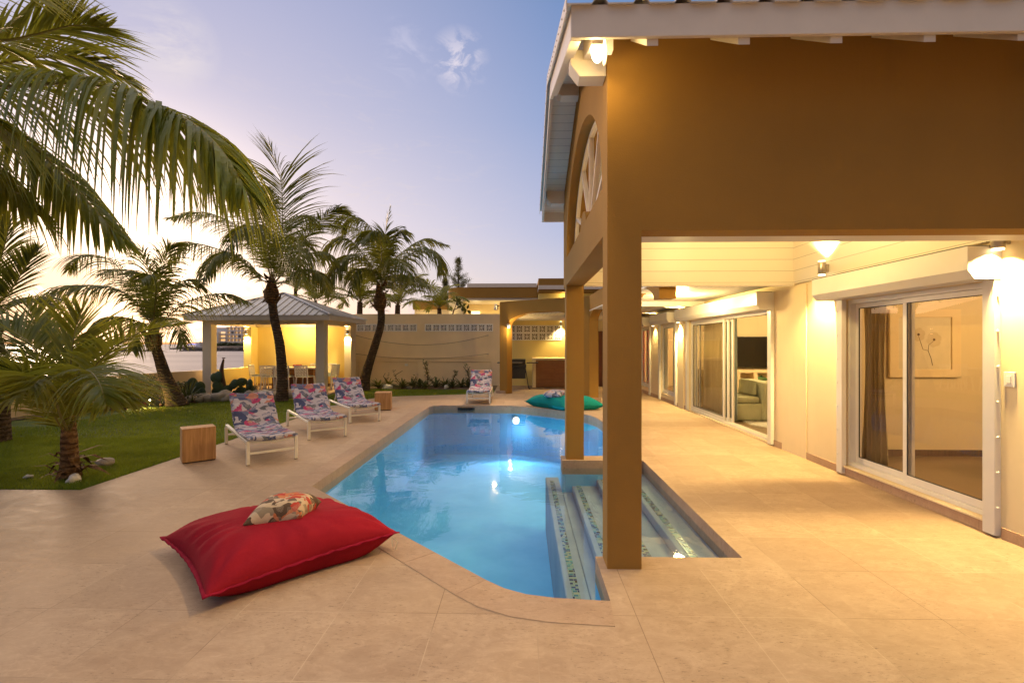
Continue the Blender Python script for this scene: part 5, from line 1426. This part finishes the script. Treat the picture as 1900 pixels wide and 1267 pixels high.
# small palms beyond the wall and roofs: one of each kind, then copies with own turn and size
def small_palm(seed, nf, L, ll, label, hgt):
    rt = empty('small_palm', (0,0,0), 0, label, 'palm tree', 'small palms beyond the garden wall')
    trunk(rt, [(0,0,0),(.05,0,hgt*.5),(0,0,hgt)], [.16,.12,.1], seed=seed)
    rnd = random.Random(seed)
    for i in range(nf):
        az = 360*i/nf + rnd.uniform(-15,15); el = rnd.choice((75,60,45,30)); 
        frond(rt, auto_path(az, el, L*rnd.uniform(.8,1.1), rnd.uniform(70,110), (0,0,hgt)), ll, 34, .7, .045, seed*20+i, 'frond', .12, segs=3)
    return rt
sp0 = small_palm(11, 11, 1.9, .55, 'x', 2.4)
specs = [(585,560,24,1.0,20,'small palm behind the gazebo roof, just right of its peak'),(668,560,23,1.25,140,'bright green palm above the garden wall, left of the curved trunk'),
         (738,566,23,1.2,250,'small palm above the garden wall, right of the curved trunk'),(548,535,25,.8,60,'smallest palm peeping over the gazebo roof ridge'),
         (815,572,22,.95,300,'low palm in front of the rounded neighbour building')]
for i, (px, py, Y, s, rz, lab) in enumerate(specs):
    o = sp0 if i == 0 else copy_tree(sp0)
    p = at(px, py, Y=Y); o.location = (p.x, p.y, p.z-2.4*s+.0); o.scale = (s,s,s); o.rotation_euler = (0,0,R(rz)); o['label'] = lab

# casuarina behind the neighbour
def wispy(px, py0, py1, Y, wd, label, seed):
    b = at(px, 600, Y=Y); rt = empty('casuarina_tree', (b.x,b.y,0), 0, label, 'tree')
    z0 = at(px,py0,Y=Y).z; z1 = at(px,py1,Y=Y).z; rnd = random.Random(seed)
    m = MB(); m.tube([(0,0,0),(.05,0,z0),(0,0,z1)], [.22,.12,.02], 7)
    tips = []
    for i in range(60):
        f = rnd.random()**.8; z = z0+(z1-z0)*f; a = rnd.uniform(0,2*PI); l = wd*(1.05-f)*rnd.uniform(.4,1)
        tip = Vector((math.cos(a)*l, math.sin(a)*l, z+l*.7)); m.tube([(0,0,z),tuple(tip)], [.02,.006], 4); tips.append((Vector((0,0,z)),tip))
    m.build('trunk', M['bark'], rt)
    m = MB()
    for a, b2 in tips:
        for k in range(60):
            t = rnd.uniform(.3,1.05); p = a.lerp(b2,t)+Vector((rnd.gauss(0,.09),rnd.gauss(0,.09),rnd.gauss(0,.09))); d = Vector((rnd.gauss(0,.5),rnd.gauss(0,.5),rnd.uniform(-.6,1))).normalized()
            x = d.cross(Vector((rnd.random(),1,.2))).normalized()*.010; m.add([p-x,p+x,p+d*.28], [(0,1,2)])
    m.build('crown', M['bush'], rt, fix=False); return rt
wispy(850, 575, 482, 42, 1.7, 'tall wispy casuarina behind the rounded building', 2)
wispy(826, 590, 520, 42, .9, 'shorter casuarina at the left of the tall one', 4)

# frangipani twig over the wall
fp = empty('frangipani', (at(838,600,Y=19.3).x,19.3,0), 0, 'frangipani twigs with broad leaves above the garden wall', 'shrub')
m = MB(); 
def loc(px, py): return at(px,py,Y=19.3)-fp.location
m.tube([(0,0,0),tuple(loc(836,600)),tuple(loc(842,575)),tuple(loc(858,568))], [.05,.03,.02,.015], 6); m.tube([tuple(loc(838,590)),tuple(loc(846,566)),tuple(loc(848,558))], [.02,.015,.01], 6); m.build('branch', M['stalk'], fp)
m = MB(); rnd = random.Random(3)
for cx, cy in ((858,568),(848,560),(866,575)):
    for k in range(7):
        p = loc(cx,cy); a = rnd.uniform(-PI,PI); d = Vector((math.cos(a),rnd.uniform(-.6,.2),math.sin(a)*.9-.25)).normalized()*.24; x = d.cross(Vector((0,1,.3))).normalized()*.05
        m.add([p,p+d*.5-x,p+d*.5+x,p+d], [(0,1,3),(0,3,2)])
m.build('leaves', M['bush'], fp, fix=False)

# ------------------------------------------------------------------ planting beds
def bed(name, pts, z):
    m = MB(); m.holes(pts, [], z, None); tag(m.build(name, M['soil']), kind='structure')
bed('planting_bed', [(-10.95,9.0),(-9.9,11.4),(-9.2,13.2),(-8,14.0),(-6.2,14.85),(-6.2,15.0),(-10.6,15.0),(-10.9,13)], .004)
bed('wall_bed', [(-6.3,17.05),(-5.2,16.9),(-3.5,16.7),(-.95,16.55),(-.95,18.2),(-6.3,18.2)], .004)
def agave(loc, R0, H, n, label, seed, group, mat='agave', wide=.035):
    rt = empty('agave', loc, 0, label, 'plant', group); rnd = random.Random(seed); m = MB()
    for i in range(n):
        a = rnd.uniform(0,2*PI); e = rnd.uniform(.25,1.35); L = R0*rnd.uniform(.7,1.1); d = Vector((math.cos(a)*math.cos(e), math.sin(a)*math.cos(e), math.sin(e)*H/R0))
        t = Vector((-math.sin(a), math.cos(a), 0)); pr = None; o = len(m.v); b = Vector((0,0,.02))
        for k in range(6):
            f = k/5; p = b + d*L*f + Vector((0,0,-.25*L*f*f)); w = wide*(.6+1.2*f)*(1-f)**.7+.001; cu = Vector((0,0,w*.5)) 
            m.v += [p-t*w+cu, p, p+t*w+cu]
        for k in range(5):
            q = o+3*k
            for c in (0,1): m.f.append([q+c,q+c+1,q+c+4,q+c+3]); m.mi.append(0)
    m.build('leaves', M[mat], rt, fix=False)
    m = MB(); m.lathe((0,0,0), [(.05,0),(.05,.05),(.02,.09)], 8); m.build('core', M['stalk'], rt); return rt
rnd = random.Random(21)
pls = ['first from the left', 'second from the left', 'third from the left', 'fourth from the left', 'fifth from the left', 'sixth from the left', 'seventh from the left', 'eighth from the left', 'ninth from the left', 'tenth from the left','last, nearest the lone lounger']
for i, px in enumerate((691,706,737,751,768,783,800,817,835,848,862)):
    p = at(px, 724, Z=.0); p.y = 17.1 + rnd.uniform(-.25,.4); agave((p.x*17.2/17.2+ (px-970)*(17.2-p.y)/890*0, p.y, 0), .48+rnd.uniform(-.08,.1), .48, 30, 'spiky agave in the bed along the garden wall, '+pls[i], 30+i, 'agaves along the garden wall')
def stalk(px, pyt, label, seed, leaf_=True):
    p = at(px, 722, Y=17.45); rt = empty('stalk_plant', (p.x,p.y,0), 0, label, 'plant', 'stalk plants along the garden wall'); rnd = random.Random(seed)
    H = at(px,pyt,Y=17.45).z; m = MB(); pts = [(rnd.uniform(-.05,.05)*k,0,H*k/4) for k in range(5)]; m.tube(pts, [.02,.018,.015,.012,.008], 6)
    for k in range(int(26*H)):
        z = rnd.uniform(.25*H,H); a = rnd.uniform(0,2*PI); q = Vector((pts[2][0]*z/H*2,0,z)); m.tube([tuple(q),tuple(q+Vector((math.cos(a)*.07,math.sin(a)*.07,.03)))], .008, 4)
    m.build('stem', M['stalk'], rt)
    if leaf_:
        m = MB()
        for k in range(int(90*H)):
            z = rnd.uniform(.35*H,H*1.05); a = rnd.uniform(0,2*PI); q = Vector((pts[3][0]*z/H*1.3,0,z)); d = Vector((math.cos(a),math.sin(a),rnd.uniform(-.5,.8))).normalized()*.11; x = d.cross(Vector((0,0,1))).normalized()*.028
            m.add([q+d*.3,q+d*.7-x,q+d*.7+x,q+d*1.2], [(0,1,3),(0,3,2)])
        m.build('leaves', M['bush'], rt, fix=False)
for a in ((715,692,'thin bent dry stalk at the left of the garden wall bed',1,False),(740,688,'thin stalk with one tuft left of the bed middle',2,False),(769,698,'short leafy stalk in the middle of the wall bed',3),(795,672,'tallest leafy stalk plant in the wall bed',4),(806,700,'low leafy stalk beside the tallest stalk plant',7),
          (838,688,'conical leafy stalk plant right of the middle of the wall bed',5),(870,680,'leafy stalk plant just left of the lone lounger',6)): stalk(*a)
# prickly pear
def cactus(loc, label, seed, n):
    rt = empty('prickly_pear', loc, 0, label, 'cactus', 'prickly pears by the gazebo'); rnd = random.Random(seed)
    tips = [(Vector((rnd.uniform(-.2,.2),rnd.uniform(-.1,.1),.0)), rnd.uniform(-.5,.5)) for _ in range(3)]
    for i in range(n):
        b, lean = tips[rnd.randrange(len(tips))] if i > 3 else tips[i % 3]
        lean2 = lean + rnd.uniform(-.7,.7); s = rnd.uniform(.13,.185); rz = rnd.uniform(-.7,.7)
        up = Vector((math.sin(lean2), 0, math.cos(lean2))); c = b + up*s*.9
        Mx = Matrix.Rotation(rz,4,'Z') @ Matrix.Rotation(lean2,4,'Y')
        m = MB(); m.ball((0,0,0), (s*.78,.028,s), 14, 10); 
        m.v = [Mx @ v + c for v in m.v]; m.build('pad', M['cactus'], rt, True); tips.append((c+up*s*.75, lean2*.6))
    return rt
b = at(390, 742, Z=0); cactus((-8.75,13.75,0), 'prickly pear clump left of the dark curved horn sculpture', 1, 12)
cactus((-8.35,13.9,0), 'prickly pear pads right of the dark curved horn sculpture', 5, 7); cactus((-9.45,13.7,0), 'leftmost prickly pear clump, beside the ringed palm base', 9, 10)
agave((-9.15,12.9,0), .62, .75, 34, 'upright pale green agave beside the ringed palm base', 71, 'succulents in the stone bed', wide=.03)
agave((-8.05,14.1,0), .55, .55, 36, 'fine leaved spiky plant right of the horn sculpture', 72, 'succulents in the stone bed', wide=.02)
agave((-7.45,14.05,0), .22, .28, 18, 'tiny spiky plant at the gazebo floor edge', 73, 'succulents in the stone bed', wide=.015)
# horn sculpture
hs = empty('horn_sculpture', tuple(at(413,738,Z=0)), 0, 'tall dark curved horn of wood with a small bird on its tip', 'sculpture')
Y = hs.location.y
m = MB(); m.tube(spline([at(413,740,Y=Y)-hs.location, at(413,715,Y=Y)-hs.location, at(411,695,Y=Y)-hs.location, at(412,680,Y=Y)-hs.location, at(415,666,Y=Y)-hs.location], 20), [.12-.095*(i/20)**.9 for i in range(21)], 12); m.build('horn', M['dark_wood'], hs, True)
t = at(415,665,Y=Y)-hs.location; m = MB(); m.ball(t+Vector((0,0,.012)), (.05,.02,.018), 10, 6); m.add([t+Vector((-.09,0,.03)),t+Vector((0,-.02,.01)),t+Vector((.09,0,.035)),t+Vector((0,.03,.012)),t+Vector((0,0,.022))], [(0,1,4),(1,2,4),(2,3,4),(3,0,4)]); m.build('bird', M['dark_wood'], hs)
st = empty('plant_stake', tuple(at(457,735,Z=0)), 0, 'thin dark stake standing in the stone bed', 'stake')
m = MB(); m.tube([(0,0,0),(0,0,.5)], .008, 6); m.build('rod', M['black'], st); m = MB(); m.ball((0,0,.51), .014, 8, 6); m.build('tip', M['black'], st)
# bushes by the low wall
def bush(loc, rx, ry, h, n, label, seed, flowers=0):
    rt = empty('shrub', loc, 0, label, 'shrub', 'shrubs along the low wall'); rnd = random.Random(seed); m = MB(); s = MB(); fl_ = MB()
    for i in range(14):
        a = rnd.uniform(0,2*PI); s.tube([(0,0,0),(math.cos(a)*rx*.4,math.sin(a)*ry*.4,h*.5),(math.cos(a)*rx*.8,math.sin(a)*ry*.8,h*rnd.uniform(.6,1))], [.015,.01,.004], 4)
    s.build('branches', M['stalk'], rt)
    for i in range(n):
        a = rnd.uniform(0,2*PI); q = rnd.random()**.5; z = h*rnd.random(); k = math.sqrt(max(0,1-(z/h-.35)**2*1.4))*(.75+.45*noise.noise(Vector((a*1.2,z*3,seed))))
        p = Vector((math.cos(a)*rx*q*k, math.sin(a)*ry*q*k, z)); d = Vector((rnd.gauss(0,1),rnd.gauss(0,1),rnd.gauss(0,.7))).normalized()*.05; x = d.cross(Vector((rnd.random(),.3,1))).normalized()*.018
        (fl_ if flowers and rnd.random() < flowers else m).add([p,p+d*.5-x,p+d*.5+x,p+d], [(0,1,3),(0,3,2)])
    m.build('leaves', M['bush'], rt, fix=False)
    if flowers: fl_.build('bracts', M['flower'], rt, fix=False)
bush((-10.1,12.4,0), .75, .6, .78, 2600, 'leafy shrub with red flecks right behind the lit ground spotlight', 1, .05)
bush((-10.3,11.3,0), .6, .8, .55, 2200, 'dark low shrub along the wall left of the ground spotlight', 2, .03)
bush((-9.75,13.4,0), .35, .3, .5, 900, 'small dark shrub between the ringed palm base and the wall', 3)
bush((-10.4,8.3,0), .5, 1.3, .8, 2600, 'dark shrub behind the young palm at the left', 4)
# stones: border of the bed, two on the lawn
rnd = random.Random(44)
def stone_obj(x, y, s, label, seed, mat='rock', grp='boulders edging the stone bed'):
    rt = MB(); rt.ball((0,0,0), (s, s*rnd.uniform(.6,.9), s*rnd.uniform(.45,.65)), 14, 9, disp=.45, seed=seed)
    o = rt.build('boulder', M[mat], None, True); o.location = (x,y,s*.28); o.rotation_euler = (0,0,rnd.uniform(0,3)); return tag(o, label, 'stone', grp)
edge = [(-9.35,12.95),(-8.95,13.1),(-8.6,13.3),(-8.3,13.35),(-8.0,13.55),(-7.65,13.75),(-7.3,14.0),(-6.9,14.2),(-6.6,14.4)]
k = 0
sides = ['front row', 'second row']
for i in range(len(edge)-1):
    for j in range(4):
        f = j/4 + rnd.uniform(-.05,.05); x = edge[i][0]*(1-f)+edge[i+1][0]*f; y = edge[i][1]*(1-f)+edge[i+1][1]*f
        rowi = j % 2
        stone_obj(x+rnd.uniform(-.04,.04)-.12*rowi, y+rnd.uniform(-.06,.06)+.26*rowi-.05, rnd.uniform(.14,.27), 'rounded grey brown stone in the border of the cactus bed', k, 'rock', 'border stones of the cactus bed'); k += 1
stone_obj(-8.45,13.28,.30,'big smooth brown boulder before the horn sculpture',200, 'rock', 'large stones in the border'); stone_obj(-7.55,13.9,.28,'big pale flat boulder near the gazebo floor',201, 'rock_white', 'large stones in the border')
p = at(195,862,Z=0); stone_obj(p.x,p.y,.11,'flat brown stone on the lawn right of the young palm',202,'rock','stones on the lawn')
p = at(52,886,Z=0); stone_obj(p.x,p.y,.045,'small white stone on the lawn left of the young palm',203,'rock_white','stones on the lawn')
p = at(137,893,Z=0); stone_obj(p.x,p.y,.09,'flat pale stone at the foot of the young palm',204,'rock_white','stones on the lawn')
for i, px in enumerate((719,828,760)):
    p = at(px,724,Y=16.95); stone_obj(p.x,16.95,.17-.03*i,['pale boulder at the left of the wall bed','pale boulder at the right of the wall bed','grey boulder in the middle of the wall bed'][i],300+i,'rock_white' if i < 2 else 'rock','stones in the wall bed')
for i in range(1, 4): agave((-9.9+.35*i, 10.6+.7*i, 0), .3, .3, 16, ['spiky tuft left of the ground spotlight','spiky tuft beside the ground spotlight','spiky tuft behind the ground spotlight'][i-1], 80+i, 'tufts by the ground spotlight', wide=.015)

# ------------------------------------------------------------------ far shore
m = MB(); rnd = random.Random(7)
top = []
def sh(px, y): return at(px, 640, Y=y)
pts = []
for i in range(60):
    px = 318+i*9; pts.append((sh(px,330).x, 330+rnd.uniform(-5,5)))
pts += [(sh(860,330).x,420),(sh(300,330).x,420)]
m.prism(pts, -3, -1.6); tag(m.build('headland', M['shore_rock']), kind='structure')
m = MB(); m.prism([(p[0],p[1]+6) if p[1] < 400 else p for p in pts], -1.59, -.7); tag(m.build('far_ground', plain('far_sand', (.50,.40,.34), .9, .15, .05)), kind='structure')
m = MB()
for i in range(40):
    f = i/39; px = 150+150*f; p = sh(px, 240); m.ball((p.x,240+rnd.uniform(-1,1),-2.6), (rnd.uniform(1.2,2.6),1.5,rnd.uniform(.5,1.3)*(.5+math.sin(PI*f))), 8, 6, disp=.5, seed=i)
for i in range(40):
    f = i/39; px = 343+110*f; p = sh(px, 250); m.ball((p.x,250+rnd.uniform(-1,1),-2.6), (rnd.uniform(1.5,3),2,rnd.uniform(1.2,2.0)*(.6+.5*f)), 8, 6, disp=.5, seed=i+50)
tag(m.build('breakwater', M['shore_rock'], None), 'dark rock breakwater in the sea', 'rocks', kind='structure')
ho = empty('hotel', (at(425,640,Y=380).x,380,-.7), 0, 'pale hotel block with lit balconies on the far shore', 'building')
def hx(px): return at(px,640,Y=380).x - ho.location.x
def hz(py): return at(400,py,Y=380).z + .7
HT, HB = hz(607.5), hz(640)
wh = plain('hotel_wall', (.70,.68,.68), .8, .05, .05)
m = MB(); m.box(hx(397),hx(420),0,14,0,HT); m.box(hx(394),hx(409),-3,-.01,0,hz(616)); m.build('wall', wh, ho)
m = MB(); m.box(hx(420.05),hx(475),3,14,0,HT-.1); m.build('rear_wall', wh, ho)
fl5 = 5; fh = HT/fl5
gw_ = emis('hotel_window', (1,.52,.14), .85)
wf = plain('hotel_balcony', (.76,.72,.70), .8, .05, .05)
for j in range(fl5):
    m = MB(); m.box(hx(420.1),hx(474),0,2.99,j*fh+fh*.0,j*fh+fh*.30); m.build('balcony', wf, ho)
m = MB()
for k in range(9): m.box(hx(420.2+k*6.7),hx(421.4+k*6.7),-.05,2.98,0,HT-.1)
m.build('pier', wf, ho)
m = MB(); m.box(hx(419.9),hx(474.5),-.1,3,HT-.09,HT+.5); m.box(hx(426),hx(427.5),1,2,HT+.51,HT+1.4); m.box(hx(435),hx(437),1,2,HT+.51,HT+1.9); m.build('roof', wf, ho)
for j in range(fl5):
    for k in range(8):
        if (j*3+k*5) % 7 == 0: continue
        m = MB(); x0 = hx(421.8+k*6.7); m.box(x0,x0+(hx(427.2)-hx(422))*.9,2.9,2.995,j*fh+fh*.31,j*fh+fh*.92); m.build('window', gw_, ho)
for j in range(4):
    m = MB(); m.box(hx(409.1),hx(419),-1.6,-.02,j*fh+.2,j*fh+fh*.35); m.build('side_balcony', wf, ho); m = MB(); m.box(hx(410),hx(418),-.1,-.015,j*fh+fh*.36,j*fh+fh*.9); m.build('window', gw_, ho)
m = MB()
for i in range(420):
    px = rnd.uniform(372,476); p = at(px,640,Y=rnd.uniform(362,374)); s = rnd.uniform(.7,1.6); m.ball((p.x,p.y,-.6+rnd.uniform(0,2.0)), (s,s,s*.8), 6, 5, disp=.6, seed=i)
tag(m.build('far_hedge', M['bush'], None), 'dark trees and hedge at the foot of the far hotel', 'hedge', kind='stuff')
# palm cluster and blue lit tent on the far shore
for i, (px, s) in enumerate(((341,.9),(345,1.1),(350,.95))):
    p = at(px,640,Y=300); rt = empty('far_palm', (p.x,300,-.7), 0, ['left palm of the far shore trio','middle palm of the far shore trio','right palm of the far shore trio'][i], 'palm tree', 'palms on the far shore')
    H = at(px,629.5,Y=300).z+.7; m = MB(); m.tube([(0,0,0),(.1,0,H*s*.9)], [.22,.14], 6); m.build('trunk', M['bark'], rt)
    m = MB()
    for k in range(40):
        a = rnd.uniform(0,2*PI); el = rnd.uniform(-.2,1.0); d = Vector((math.cos(a),math.sin(a),0)); b0 = Vector((.1,0,H*s*.9)); mid = b0+d*1.1+Vector((0,0,el)); tip = b0+d*2.0+Vector((0,0,el-1.0)); w = Vector((-d.y,d.x,0))*.16
        m.add([b0,mid-w,mid+w,tip], [(0,1,2),(1,3,2)])
    m.build('crown', M['frond_dark'], rt, fix=False)
be = emis('blue_lit_canvas', (.05,.09,.9), 1.1)
tn = empty('beach_tent', (at(357,640,Y=295).x,295,-.7), 0, 'low blue lit tent beside the far shore palms', 'tent')
m = MB(); m.add([(-2.4,-1.5,1.5),(2.4,-1.5,1.5),(2.4,1.5,1.5),(-2.4,1.5,1.5),(-.6,0,2.3),(.6,0,2.2)], [(0,1,5,4),(1,2,5),(2,3,4,5),(3,0,4)]); m.build('canopy', be, tn)
m = MB()
for x in (-2.3,2.3):
    for y in (-1.4,1.4): m.bar((x,y,0),(x,y,1.5),.12)
m.build('pole', M['white'], tn)
vh = empty('beach_house', (at(365,640,Y=300).x,300,-.7), 0, 'small pale house on the far shore just left of the gazebo post', 'building')
m = MB(); m.box(-.9,2.2,0,5,0,2.5); m.build('wall', wh, vh); m = MB(); m.box(-1.1,2.4,-.2,5.2,2.501,2.8); m.build('roof', M['white'], vh)
bt = None

# ------------------------------------------------------------------ render settings
cy = SC.cycles
cy.use_denoising = True
try: cy.denoiser = 'OPENIMAGEDENOISE'; cy.denoising_input_passes = 'RGB_ALBEDO_NORMAL'
except Exception: pass
cy.max_bounces = 8; cy.diffuse_bounces = 4; cy.glossy_bounces = 4; cy.transmission_bounces = 6; cy.transparent_max_bounces = 12
cy.sample_clamp_indirect = 6; cy.caustics_reflective = False; cy.caustics_refractive = False
cy.use_adaptive_sampling = True; cy.adaptive_threshold = .02
bpy.context.view_layer.update()
